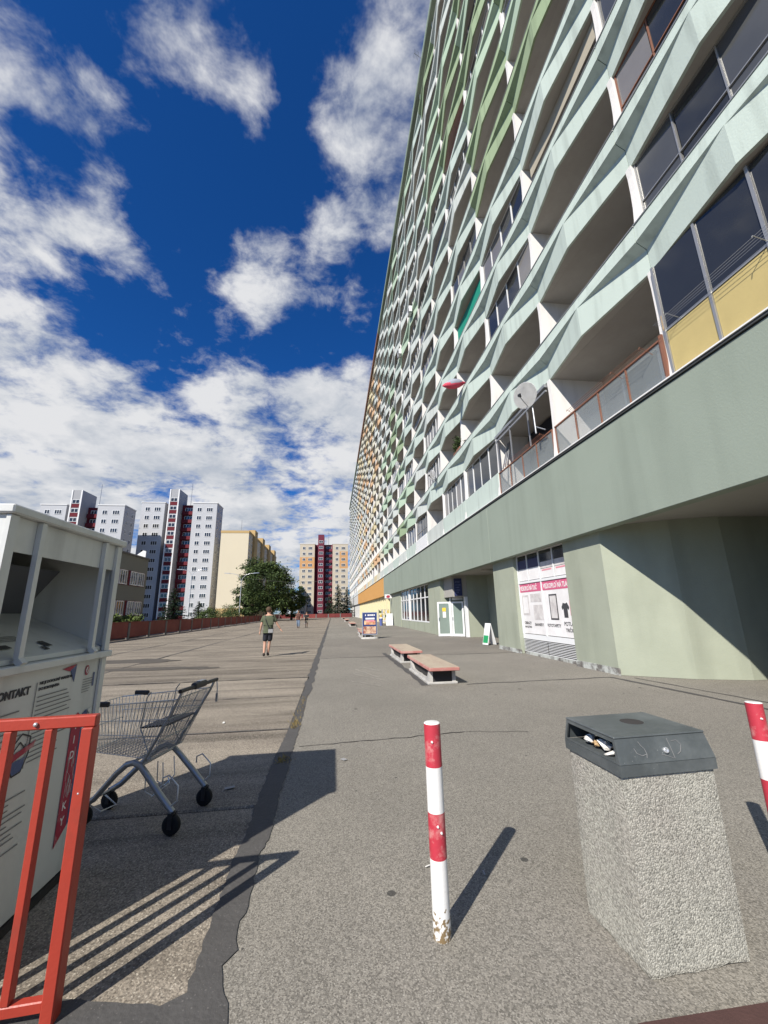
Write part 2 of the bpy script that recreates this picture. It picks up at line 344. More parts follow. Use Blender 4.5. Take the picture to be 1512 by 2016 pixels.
# ------------------------------------------------------------------ helpers
class MB:
    """collects shapes and links them as ONE mesh object; ids keeps a material slot per face"""
    def __init__(s): s.v = []; s.f = []; s.mi = []; s.cur = 0; s.smooth = []
    def poly(s, pts, sm=False):
        n = len(s.v); s.v += [tuple(p) for p in pts]; s.f.append(tuple(range(n, n + len(pts)))); s.mi.append(s.cur); s.smooth.append(sm); return s
    def raw(s, verts, faces, sm=False):
        n = len(s.v); s.v += [tuple(p) for p in verts]
        for f in faces: s.f.append(tuple(i + n for i in f)); s.mi.append(s.cur); s.smooth.append(sm)
        return s
    def box(s, x0, x1, y0, y1, z0, z1, M_=None, bev=0.0):
        if x0 > x1: x0, x1 = x1, x0
        if y0 > y1: y0, y1 = y1, y0
        if z0 > z1: z0, z1 = z1, z0
        if bev > 0:
            b = min(bev, (x1 - x0) * .45, (y1 - y0) * .45, (z1 - z0) * .45)
            vs_ = []; idx = {}
            for ax in range(3):
                for sx in (0, 1):
                    for sy in (0, 1):
                        for sz in (0, 1):
                            p = []
                            for a, (lo, hi, sg) in enumerate(((x0, x1, sx), (y0, y1, sy), (z0, z1, sz))):
                                q = hi if sg else lo
                                if a != ax: q += -b if sg else b
                                p.append(q)
                            idx[(ax, sx, sy, sz)] = len(vs_); vs_.append(tuple(p))
            fs = []
            for a in range(3):
                o = [i for i in range(3) if i != a]
                for sg in (0, 1):
                    q = []
                    for (u, w) in ((0, 0), (1, 0), (1, 1), (0, 1)):
                        k = [0, 0, 0]; k[a] = sg; k[o[0]] = u; k[o[1]] = w; q.append(idx[(a,) + tuple(k)])
                    flip = (sg == 0) ^ (a == 1)
                    fs.append(tuple(q[::-1] if flip else q))
            for a in range(3):          # edge strips along axis a
                o = [i for i in range(3) if i != a]
                for u in (0, 1):
                    for w in (0, 1):
                        k0 = [0, 0, 0]; k1 = [0, 0, 0]
                        k0[o[0]] = k1[o[0]] = u; k0[o[1]] = k1[o[1]] = w; k1[a] = 1
                        q = (idx[(o[0],) + tuple(k0)], idx[(o[0],) + tuple(k1)], idx[(o[1],) + tuple(k1)], idx[(o[1],) + tuple(k0)])
                        fs.append(q)
            for sx in (0, 1):
                for sy in (0, 1):
                    for sz in (0, 1):
                        fs.append((idx[(0, sx, sy, sz)], idx[(1, sx, sy, sz)], idx[(2, sx, sy, sz)]))
            c = Vector(((x0 + x1) / 2, (y0 + y1) / 2, (z0 + z1) / 2))
            ff = []
            for f in fs:
                a_, b_, c_ = (Vector(vs_[i]) for i in f[:3])
                nrm = (b_ - a_).cross(c_ - a_)
                ff.append(f if nrm.dot((a_ + b_ + c_) / 3 - c) > 0 else f[::-1])
            vv = vs_; fs = ff
        else:
            vv = [(x0, y0, z0), (x1, y0, z0), (x1, y1, z0), (x0, y1, z0), (x0, y0, z1), (x1, y0, z1), (x1, y1, z1), (x0, y1, z1)]
            fs = [(0, 3, 2, 1), (4, 5, 6, 7), (0, 1, 5, 4), (1, 2, 6, 5), (2, 3, 7, 6), (3, 0, 4, 7)]
        if M_ is not None: vv = [M_ @ Vector(p) for p in vv]
        return s.raw(vv, fs)
    def bar(s, a, b, w, h=None, up=(0, 0, 1)):
        a = Vector(a); b = Vector(b); h = h or w
        d = (b - a).normalized(); up = Vector(up)
        if abs(d.dot(up)) > .98: up = Vector((0, 1, 0))
        x = d.cross(up).normalized(); z = x.cross(d)
        q = []
        for p in (a, b):
            for (i, j) in ((-1, -1), (1, -1), (1, 1), (-1, 1)): q.append(p + x * (i * w / 2) + z * (j * h / 2))
        return s.raw(q, [(3, 2, 1, 0), (4, 5, 6, 7), (0, 1, 5, 4), (1, 2, 6, 5), (2, 3, 7, 6), (3, 0, 4, 7)])
    def tube(s, pts, r, n=6, caps=True, r2=None):
        pts = [Vector(p) for p in pts]; k = len(pts); rings = []
        prev = None
        for i, p in enumerate(pts):
            if i == 0: d = pts[1] - p
            elif i == k - 1: d = p - pts[i - 1]
            else: d = (pts[i + 1] - p).normalized() + (p - pts[i - 1]).normalized()
            d.normalize()
            if prev is None:
                u = d.orthogonal().normalized()
            else:
                u = (prev - d * prev.dot(d)); u = u.normalized() if u.length > 1e-6 else d.orthogonal().normalized()
            prev = u; w = d.cross(u)
            rr = r if r2 is None else r + (r2 - r) * i / (k - 1)
            rings.append([p + (u * math.cos(2 * math.pi * j / n) + w * math.sin(2 * math.pi * j / n)) * rr for j in range(n)])
        vv = [q for rg in rings for q in rg]; fs = []
        for i in range(k - 1):
            for j in range(n):
                fs.append((i * n + j, i * n + (j + 1) % n, (i + 1) * n + (j + 1) % n, (i + 1) * n + j))
        s.raw(vv, fs, n > 5)
        if caps:
            s.poly(rings[0][::-1]); s.poly(rings[-1])
        return s
    def lathe(s, prof, cx=0, cy=0, n=20, M_=None):
        vv = []; fs = []
        for (r, z) in prof:
            for j in range(n):
                a = 2 * math.pi * j / n; vv.append(Vector((cx + r * math.cos(a), cy + r * math.sin(a), z)))
        for i in range(len(prof) - 1):
            for j in range(n): fs.append((i * n + j, i * n + (j + 1) % n, (i + 1) * n + (j + 1) % n, (i + 1) * n + j))
        if M_ is not None: vv = [M_ @ p for p in vv]
        s.raw(vv, fs, True)
        if prof[0][0] > 1e-4: s.poly([vv[j] for j in range(n)][::-1])
        if prof[-1][0] > 1e-4: s.poly(vv[-n:])
        return s
    def prism(s, pts2, a0, a1, ax='x'):
        """polygon pts2 extruded along ax: 'x' -> (y,z), 'y' -> (x,z), 'z' -> (x,y)"""
        def mk(p, t): return {'x': (t, p[0], p[1]), 'y': (p[0], t, p[1]), 'z': (p[0], p[1], t)}[ax]
        n = len(pts2); A = [mk(p, a0) for p in pts2]; B = [mk(p, a1) for p in pts2]
        area = sum(pts2[i][0] * pts2[(i + 1) % n][1] - pts2[(i + 1) % n][0] * pts2[i][1] for i in range(n))
        fs = [tuple(range(n))[::-1], tuple(range(n, 2 * n))] + [(i, (i + 1) % n, n + (i + 1) % n, n + i) for i in range(n)]
        sign = (area > 0) ^ (ax == 'y') ^ (a1 < a0)
        if not sign: fs = [f[::-1] for f in fs]
        return s.raw(A + B, fs)
    def mesh(s, name, mats):
        me = D.meshes.new(name); me.from_pydata(s.v, [], s.f)
        for m in mats: me.materials.append(MATS[m] if isinstance(m, str) else m)
        me.polygons.foreach_set('material_index', s.mi)
        me.polygons.foreach_set('use_smooth', s.smooth)
        me.update(); return me
    def build(s, name, mats, parent=None, loc=None):
        if isinstance(mats, str): mats = [mats]
        return link(name, s.mesh(name, mats), parent, loc)
def link(name, me, parent=None, loc=None, rot=None, **kw):
    o = D.objects.new(name, me); COL.objects.link(o)
    if parent is not None: o.parent = parent
    if loc is not None: o.location = loc
    if rot is not None: o.rotation_euler = rot
    for k, v in kw.items(): o[k] = v
    return o
def tag(o, label, cat, group=None):
    o['label'] = label; o['category'] = cat
    if group: o['group'] = group
    return o
def thing(name, label, cat, loc=(0, 0, 0), rz=0, group=None):
    o = D.objects.new(name, None); COL.objects.link(o); o.location = loc; o.rotation_euler = (0, 0, rz)
    o.empty_display_size = .2
    return tag(o, label, cat, group)
def structure(o): o['kind'] = 'structure'; return o
def stuff(o): o['kind'] = 'stuff'; return o
def copy_tree(o, parent=None):
    c = o.copy(); COL.objects.link(c); c.parent = parent
    for ch in list(o.children): copy_tree(ch, c)
    return c
def text_mesh(txt, size, bold=0.0, align='LEFT'):
    cu = D.curves.new('t', 'FONT'); cu.body = txt; cu.size = size; cu.align_x = align; cu.align_y = 'BOTTOM_BASELINE'
    cu.offset = bold; cu.extrude = 0.001; cu.resolution_u = 3
    ob = D.objects.new('t', cu); COL.objects.link(ob)
    dg = bpy.context.evaluated_depsgraph_get()
    me = D.meshes.new_from_object(ob.evaluated_get(dg)); D.objects.remove(ob); D.curves.remove(cu); return me
def lettering(txt, size, m, parent, origin, right, up, bold=0.0, align='LEFT', sx=1.0):
    """flat letters at origin (parent's space), running along right, standing along up"""
    me = text_mesh(txt, size, bold, align); me.materials.clear(); me.materials.append(MATS[m])
    r = Vector(right).normalized(); u = Vector(up).normalized(); n = r.cross(u)
    mt = Matrix((r * sx, u, n)).transposed().to_4x4(); mt.translation = Vector(origin)
    me.transform(mt)
    return link('lettering', me, parent)

# ------------------------------------------------------------------ ground
g = MB().poly([(-1500, -1500, -.16), (1500, -1500, -.16), (1500, 1500, -.16), (-1500, 1500, -.16)]).build('ground', 'ground_far')
structure(g)
g = MB().box(-40, -15.6, -30, 170, -.15, -.10).build('road', 'road_far'); structure(g)

asp = MB()
asp.poly([(-.56, -12, 0), (14.5, -12, 0), (14.5, 168, 0), (-.56, 168, 0)])
structure(asp.build('asphalt_pavement', 'asphalt'))
structure(MB().poly([(-15.4, -12, -.05), (-.5, -12, -.05), (-.5, 168, -.05), (-15.4, 168, -.05)]).build('pavement_bed', 'joint_dark'))
structure(MB().poly([(-.5, 15.3, .004), (2.5, 15.2, .004), (8.2, 15.0, .004), (8.2, 25.6, .004), (4.0, 26.0, .004), (-.5, 25.3, .004)]).build('asphalt_patch', 'asphalt_new'))
structure(MB().poly([(3.2, 36, .004), (6.9, 36, .004), (6.9, 47, .004), (3.2, 47.5, .004)]).build('asphalt_patch', 'asphalt_new'))

cp = D.objects.new('concrete_pavement', None); COL.objects.link(cp); cp['kind'] = 'structure'
XS = [(-.60, -6.60), (-6.62, -9.36), (-9.38, -14.9)]
nslab = 0
slab_me = {}
for ci, (xa, xb) in enumerate(XS):
    y = -10.06; L_ = 2.35
    if ci not in slab_me:
        slab_me[ci] = MB().box(xb, xa, .014, L_ - .014, -.12, 0, bev=.012).mesh('slab', ['concrete_slab'])
    for r in range(52):
        o = link('slab', slab_me[ci], cp, (0, y, random.uniform(-.006, .003)))
        o.rotation_euler = (random.uniform(-.001, .001), random.uniform(-.0006, .0006), 0)
        y += L_
structure(MB().box(-14.9, -.60, 112.3, 168, -.12, 0).build('concrete_pavement_far', 'concrete_slab'))

# tar seam between the asphalt and the slabs: ragged edges
rt = [(-0.47, 8.22), (-0.45, 6.56), (-0.46, 5.49), (-0.45, 4.62), (-0.46, 4.19), (-0.44, 3.63), (-0.48, 3.23), (-0.47, 3.05), (-0.45, 2.8), (-0.48, 2.63), (-0.45, 2.49), (-0.49, 2.41), (-0.47, 2.3), (-0.42, 2.21), (-0.40, 2.12), (-.3, 1.6), (-.3, -2)]
lf = [(-0.60, 8.26), (-0.60, 6.6), (-0.63, 5.53), (-0.64, 4.86), (-0.64, 3.98), (-0.62, 3.53), (-0.64, 3.33), (-0.64, 3.07), (-0.63, 2.71), (-0.62, 2.46), (-0.62, 2.29), (-.7, 2.24), (-.82, 2.27), (-.96, 2.30), (-1.12, 2.33), (-1.35, 2.30), (-1.6, 2.3), (-1.6, -2)]
def ragged(pts, amp, step):
    out = []
    for (a, b) in zip(pts, pts[1:]):
        n = max(1, int(math.hypot(b[0] - a[0], b[1] - a[1]) / step))
        for i in range(n):
            t = i / n; out.append((a[0] + (b[0] - a[0]) * t + random.uniform(-amp, amp), a[1] + (b[1] - a[1]) * t + random.uniform(-amp, amp) * .5))
    out.append(pts[-1]); return out
far_r = []; far_l = []
yy = 166.0
while yy > 8.5:
    far_r.append((-.45 + random.uniform(-.03, .04), yy)); far_l.append((-.60 + random.uniform(-.05, .03), yy)); yy -= max(.25, yy * .03)
rr_ = far_r + ragged(rt, .010, .05); ll_ = far_l + ragged(lf, .010, .05)
tar = MB(); tar.poly([(x, y, .006) for x, y in rr_] + [(x, y, .006) for x, y in ll_[::-1]])
structure(tar.build('tar_seam', 'tar'))
def strip(name, pts, w, m, z=.006, amp=.006):
    mb = MB(); l = []; r = []
    for i, (x, y) in enumerate(pts):
        a = pts[max(0, i - 1)]; b = pts[min(len(pts) - 1, i + 1)]
        d = Vector((b[0] - a[0], b[1] - a[1])).normalized(); nn = Vector((-d.y, d.x))
        ww = w * random.uniform(.6, 1.3) / 2
        l.append((x + nn.x * ww, y + nn.y * ww, z)); r.append((x - nn.x * ww, y - nn.y * ww, z))
    for i in range(len(pts) - 1): mb.poly([r[i], r[i + 1], l[i + 1], l[i]])
    return structure(mb.build(name, m))
def wob(a, b, n, amp): return [(a[0] + (b[0] - a[0]) * i / n + random.uniform(-amp, amp), a[1] + (b[1] - a[1]) * i / n + random.uniform(-amp, amp)) for i in range(n + 1)]
strip('pavement_crack', wob((2.9, 9.15), (6.45, 9.22), 18, .03), .05, 'tar')
strip('pavement_crack', wob((-.4, 5.55), (1.8, 5.75), 20, .025), .018, 'joint_dark')
strip('pavement_crack', wob((1.8, 5.75), (2.6, 5.6), 8, .02), .010, 'joint_dark')
strip('pavement_crack', wob((6.42, 9.2), (6.68, 6.33), 14, .01), .09, 'tar')
strip('pavement_crack', wob((6.68, 6.33), (6.9, 3.2), 14, .01), .09, 'tar')
strip('pavement_crack', wob((6.85, 9.0), (7.25, 5.6), 14, .012), .04, 'tar')
strip('pavement_crack', wob((-.4, 15.25), (6.8, 15.0), 24, .02), .05, 'tar')
strip('pavement_crack', wob((2.05, 9.2), (2.0, 16.4), 22, .03), .16, 'tar')
strip('tar_seam', wob((-6.61, 11), (-6.61, 60), 40, .02), .10, 'tar', .005)
strip('tar_seam', wob((-9.37, 14), (-9.37, 70), 40, .02), .08, 'tar', .005)
for yj in (6.39, 8.74, 11.09):
    strip('tar_seam', wob((-.62, yj), (-6.4, yj), 26, .012), .035, 'tar', .005)
# dark irregular blotches on the slabs and pale chalk lines on the asphalt
def blot(name, cx, cy, rx, ry, m, z, n=40, amp=.25):
    ph = [random.uniform(0, 6.28) for _ in range(6)]
    pts = []
    for i in range(n):
        a = 2 * math.pi * i / n
        k = 1 + amp * (math.sin(2 * a + ph[0]) * .5 + math.sin(5 * a + ph[1]) * .35 + math.sin(9 * a + ph[2]) * .25 + math.sin(17 * a + ph[3]) * .15)
        pts.append((cx + rx * k * math.cos(a), cy + ry * k * math.sin(a), z))
    return structure(MB().poly(pts).build(name, m))
mat('slab_blotch', (.085, .075, .062), .75, .2, 2, spec=.35)
mat('chalk', (.30, .28, .245), .95, .1, 20)
blot('dark_blotch', -7.4, 16.3, 1.9, .8, 'slab_blotch', .0065)
blot('dark_blotch', -5.6, 14.0, 1.5, .42, 'slab_blotch', .0072)
blot('dark_blotch', -3.9, 13.7, .5, .2, 'slab_blotch', .0065)
for (a, b) in (((.65, 12.2), (1.15, 10.6)), ((.55, 11.3), (1.25, 10.1)), ((.9, 12.6), (1.3, 11.6)), ((.45, 10.2), (1.05, 9.4))):
    strip('chalk_mark', wob(a, b, 10, .015), .035, 'chalk')
tag(MB().box(1.18, 3.2, 1.66, 1.855, -.02, .035, bev=.012).build('kerb_strip', 'kerb_red'), 'low dull red kerb strip on the ground in front of the concrete litter bin', 'kerb')
# ------------------------------------------------------------------ the long apartment building
XF = 6.55; BAY = 4.2; Y0 = 6.29; FH = 2.85; ZB1 = 8.53; NF = 12
def yp_(k): return Y0 + BAY * k
def zb(j): return ZB1 + FH * (j - 1)
ZROOF = zb(NF + 1)
PAR = {}
def parapet_mesh(m):
    if m in PAR: return PAR[m]
    g = .008; y0, ym, y1 = g, BAY / 2, BAY - g
    T = .07                                     # the panel is a thin folded shell
    xo, xi = 6.42, 6.68
    ys = (y0, ym, y1)
    top_x = (6.47, 6.46, 6.47); st_x = (6.445, 6.42, 6.445); st_z = (.74, .86, .74)
    xb = (xi, xo, xi); zt = (.56, .845, .56)   # folded band: out at mid bay, in at the partitions
    mb = MB()
    top_o = [(top_x[i], ys[i], 1.16) for i in range(3)]; top_i = [(top_x[i] + T, ys[i], 1.16) for i in range(3)]
    st_b = [(st_x[i], ys[i], st_z[i]) for i in range(3)]
    bd_t = [(xb[i], ys[i], zt[i]) for i in range(3)]
    bd_b = [(xb[i], ys[i], 0) for i in range(3)]
    in_b = [(xb[i] + T, ys[i], 0) for i in range(3)]; in_t = [(xb[i] + T, ys[i], zt[i]) for i in range(3)]
    for i in (0, 1):
        mb.poly([st_b[i + 1], st_b[i], top_o[i], top_o[i + 1]])
        mb.poly([bd_t[i + 1], bd_t[i], st_b[i], st_b[i + 1]])
        mb.poly([bd_b[i + 1], bd_b[i], bd_t[i], bd_t[i + 1]])
        mb.poly([top_o[i + 1], top_o[i], top_i[i], top_i[i + 1]])
        mb.poly([top_i[i + 1], top_i[i], in_t[i], in_t[i + 1]])
        mb.poly([in_t[i + 1], in_t[i], in_b[i], in_b[i + 1]])
        mb.poly([in_b[i + 1], in_b[i], bd_b[i], bd_b[i + 1]])
    for i, fl in ((0, False), (2, True)):
        q = [top_o[i], st_b[i], bd_t[i], bd_b[i], in_b[i], in_t[i], top_i[i]]
        mb.poly(q[::-1] if fl else q)
    # ceiling edge that closes the gap between the shell and the slab
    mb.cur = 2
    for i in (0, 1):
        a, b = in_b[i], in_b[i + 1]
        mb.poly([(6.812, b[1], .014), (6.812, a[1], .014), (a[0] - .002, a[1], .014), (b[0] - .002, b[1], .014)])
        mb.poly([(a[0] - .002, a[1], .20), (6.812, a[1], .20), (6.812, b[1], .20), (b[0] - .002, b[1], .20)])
    # thin metal capping along the straight top edge
    mb.cur = 1
    mb.box(6.445, 6.55, y0, y1, 1.162, 1.185)
    PAR[m] = mb.mesh('parapet', [m, 'frame_alu', 'loggia_ceiling']); return PAR[m]
def flat_parapet_mesh(m):
    k = 'flat_' + m
    if k not in PAR: PAR[k] = MB().box(6.60, 6.70, .01, BAY - .01, 0, 1.0, bev=.008).mesh('parapet', [m])
    return PAR[k]
def partition_mesh(floors):
    t = .075; pts = [(8.45, 5.90)]
    pts.append((6.60, 5.90))
    for (z0, z1) in floors:
        h = z1 - z0
        for s_, x_ in ((.0, 6.56), (.15, 6.60), (.35, 6.635), (.6, 6.655), (.85, 6.66), (1.0, 6.64)):
            pts.append((x_, z0 + h * s_))
        pts.append((6.77, z1 + .002)); pts.append((6.77, z1 + 1.15))
    pts.append((8.45, pts[-1][1]))
    return MB().prism(pts[::-1], -t, t, 'y').mesh('partition_wall', ['partition'])
FLOORS = [(5.96, ZB1)] + [(zb(j) + 1.19, zb(j + 1)) for j in range(1, NF + 1)]
GL = {}
def glazing_meshes(kind, h, n):
    """window wall that closes a loggia: one frame mesh, one pane mesh"""
    key = (kind, round(h, 3), n)
    if key in GL: return GL[key]
    fm = {'white': 'frame_white', 'alu': 'frame_alu', 'brown': 'frame_brown'}[kind]
    w = .045 if kind == 'white' else .028
    y0, y1 = .09, BAY - .09
    mb = MB(); mb.box(6.72, 6.78, y0, y1, 0, w); mb.box(6.72, 6.78, y0, y1, h - w, h)
    st = (y1 - y0) / n
    for i in range(n + 1):
        yc = y0 + st * i; yc = min(max(yc, y0 + w / 2), y1 - w / 2)
        mb.box(6.718, 6.782, yc - w / 2, yc + w / 2, w, h - w)
    if kind != 'white': mb.box(6.715, 6.785, y0, y1, h * .34, h * .34 + .025)
    fr = mb.mesh('loggia_glazing', [fm])
    pn = [MB().box(6.744, 6.756, w / 2 + .002, st - w / 2 - .002, w + .001, h - w - .001).mesh('pane', [gm]) for gm in ('win_glass', 'win_glass', 'win_mid', 'win_curtain')]
    GL[key] = (fr, pn, y0, st); return GL[key]
def add_glazing(root, kind, ya, z0, z1, n, panes=True):
    fr, pn, y0, st = glazing_meshes(kind, z1 - z0 - .004, n)
    o = link('loggia_glazing', fr, root, (0, ya, z0 + .002))
    for i in range(n):
        link('pane', random.choice(pn), o, (random.uniform(-.004, .004), y0 + st * i, 0), (0, 0, random.uniform(-.006, .006)))
    return o
# window in the loggia's back wall: door and window in one frame, panes behind
bwf = MB()
for (a, b, c, d) in ((.5, 1.35, .05, 2.25), (1.35, 2.75, .95, 2.25)):
    bwf.box(8.30, 8.39, a, b, c, c + .07); bwf.box(8.30, 8.39, a, b, d - .07, d)
    bwf.box(8.30, 8.39, a, a + .07, c + .07, d - .07); bwf.box(8.30, 8.39, b - .075, b - .004, c + .07, d - .07)
bwf = bwf.mesh('loggia_window', ['frame_white'])
bwp = MB().box(8.34, 8.36, .57, 1.27, .12, 2.18).box(8.34, 8.36, 1.42, 2.67, 1.02, 2.18).mesh('pane', ['win_dark'])

def section(name, label, k0, k1, colour, glaz, beam, trim, part_cols):
    root = thing(name, label, 'building', (0, 0, 0), 0, 'sections of the long apartment building')
    ya, yb = yp_(k0), yp_(k1)
    nb = k1 - k0
    # parapets
    for j in range(1, NF + 1):
        for k in range(k0, k1):
            link('parapet', parapet_mesh(colour(k, j)), root, (0, yp_(k), zb(j)))
    # floor slabs (their undersides are the loggia ceilings)
    for j in range(1, NF + 1):
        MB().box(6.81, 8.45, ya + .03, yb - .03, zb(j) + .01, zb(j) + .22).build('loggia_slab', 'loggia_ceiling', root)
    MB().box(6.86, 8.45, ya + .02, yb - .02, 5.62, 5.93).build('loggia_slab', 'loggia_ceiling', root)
    # partition walls, one per bay line over the full height
    pm = partition_mesh(FLOORS)
    for k in range(k0, k1 + 1):
        off = .08 if k == k0 else (-.08 if k == k1 else 0)
        link('partition_wall', pm, root, (0, yp_(k) + off, 0))
    MB().box(8.46, 20, ya + .01, yb - .01, 3.95, ZROOF + .2).build('back_wall', 'back_wall', root)
    # roof with its projecting edge
    MB().box(6.38, 20.3, ya, yb, ZROOF, ZROOF + .16).box(6.36, 6.50, ya, yb, ZROOF + .16, ZROOF + .50).build('roof', trim, root)
    # spandrel beam over the shops, in panels
    step = nb / 3.0
    for i in range(3):
        y_a = ya + step * BAY * i; y_b = ya + step * BAY * (i + 1)
        MB().box(XF, XF + .28, y_a + .006, y_b - .006, 3.48, 5.86, bev=.01).build('spandrel_panel', beam, root)
    MB().box(XF - .035, XF + .2, ya, yb, 5.875, 5.925).build('drip_ledge', 'dark_edge', root)
    MB().box(XF - .06, XF + .2, ya, yb, 5.93, 5.958).build('ledge_capping', 'white_paint', root)
    # glazed-in loggias and back windows
    for j in range(0, NF + 1):
        z0 = 6.96 if j == 0 else zb(j) + 1.187
        z1 = ZB1 if j == 0 else zb(j + 1)
        for k in range(k0, k1):
            gk = glaz(k, j)
            if gk: add_glazing(root, gk[0], yp_(k), z0, z1, gk[1])
            elif j <= 4 and k < 11:
                zf = 5.93 if j == 0 else zb(j) + .22
                o = link('loggia_window', bwf, root, (0, yp_(k) + .45, zf)); link('pane', bwp, o)
    return root

# --- colours of the parapets
rc = random.Random(3)
def col_green(k, j):
    y = yp_(k)
    if j in (5, 6, 7, 9, 10) and k <= 1 + (j - 5) * .4: return 'par_green' if rc.random() < .8 else 'par_sage'
    if j >= 8 and k <= 3: return rc.choice(['par_sage', 'par_white', 'par_green'])
    if 6 <= k <= 10 and j <= 5 + (10 - k) * .5 and k >= 6 + j * .35 - 1: return rc.choice(['par_sage', 'par_sage', 'par_green', 'par_white'])
    if k <= 3 and j <= 4: return 'par_mint'
    return rc.choice(['par_mint', 'par_mint', 'par_white', 'par_white', 'par_white', 'par_sage']) if k > 4 else rc.choice(['par_mint', 'par_mint', 'par_white'])
def col_yellow(k, j):
    u = k - 11
    if u in (0, 1): return rc.choice(['par_white', 'par_cream', 'par_cream', 'par_orange'])
    if u in (2, 3): return rc.choice(['par_orange', 'par_orange', 'par_yellow', 'par_cream'])
    return rc.choice(['par_cream', 'par_yellow', 'par_white', 'par_cream', 'par_orange'])
def col_grey(k, j): return rc.choice(['par_grey', 'par_white', 'par_white', 'par_bluegrey'])
FIX = {(-1, 0): None, (0, 0): None, (1, 0): None, (2, 0): ('white', 4), (3, 0): ('white', 5), (4, 0): None, (5, 0): ('alu', 5), (6, 0): ('white', 4), (7, 0): None,
       (-1, 1): ('alu', 4), (0, 1): None, (1, 1): None, (2, 1): None, (3, 1): None, (4, 1): ('white', 6), (5, 1): None,
       (-1, 2): ('brown', 4), (0, 2): None, (1, 2): ('white', 4), (2, 2): None, (3, 2): None, (4, 2): ('white', 5),
       (-1, 3): ('alu', 4), (0, 3): None, (1, 3): ('white', 4), (2, 3): None, (3, 3): None,
       (0, 4): None, (1, 4): None, (2, 4): ('alu', 4), (3, 4): None}
rg = random.Random(11)
def gl_green(k, j):
    if (k, j) in FIX: return FIX[(k, j)]
    if k == -2: return None
    x = rg.random()
    if x < .26: return ('white', rg.choice([4, 5]))
    if x < .40: return ('alu', 4)
    return None
def gl_far(k, j):
    x = rg.random()
    if x < .22: return ('white', 4)
    if x < .32: return ('alu', 3)
    return None
bG = section('apartment_block', 'nearest section of the long block, mint and green folded balconies above a green beam', -2, 11, col_green, gl_green, 'beam_green', 'roof_trim', None)
bY = section('apartment_block', 'middle section of the long block, cream and orange balconies above an orange beam', 11, 24, col_yellow, gl_far, 'beam_orange', 'roof_brown', None)
bS = section('apartment_block', 'farthest section of the long block, grey and white balconies above a pale beam', 24, 37, col_grey, gl_far, 'beam_grey', 'roof_trim', None)

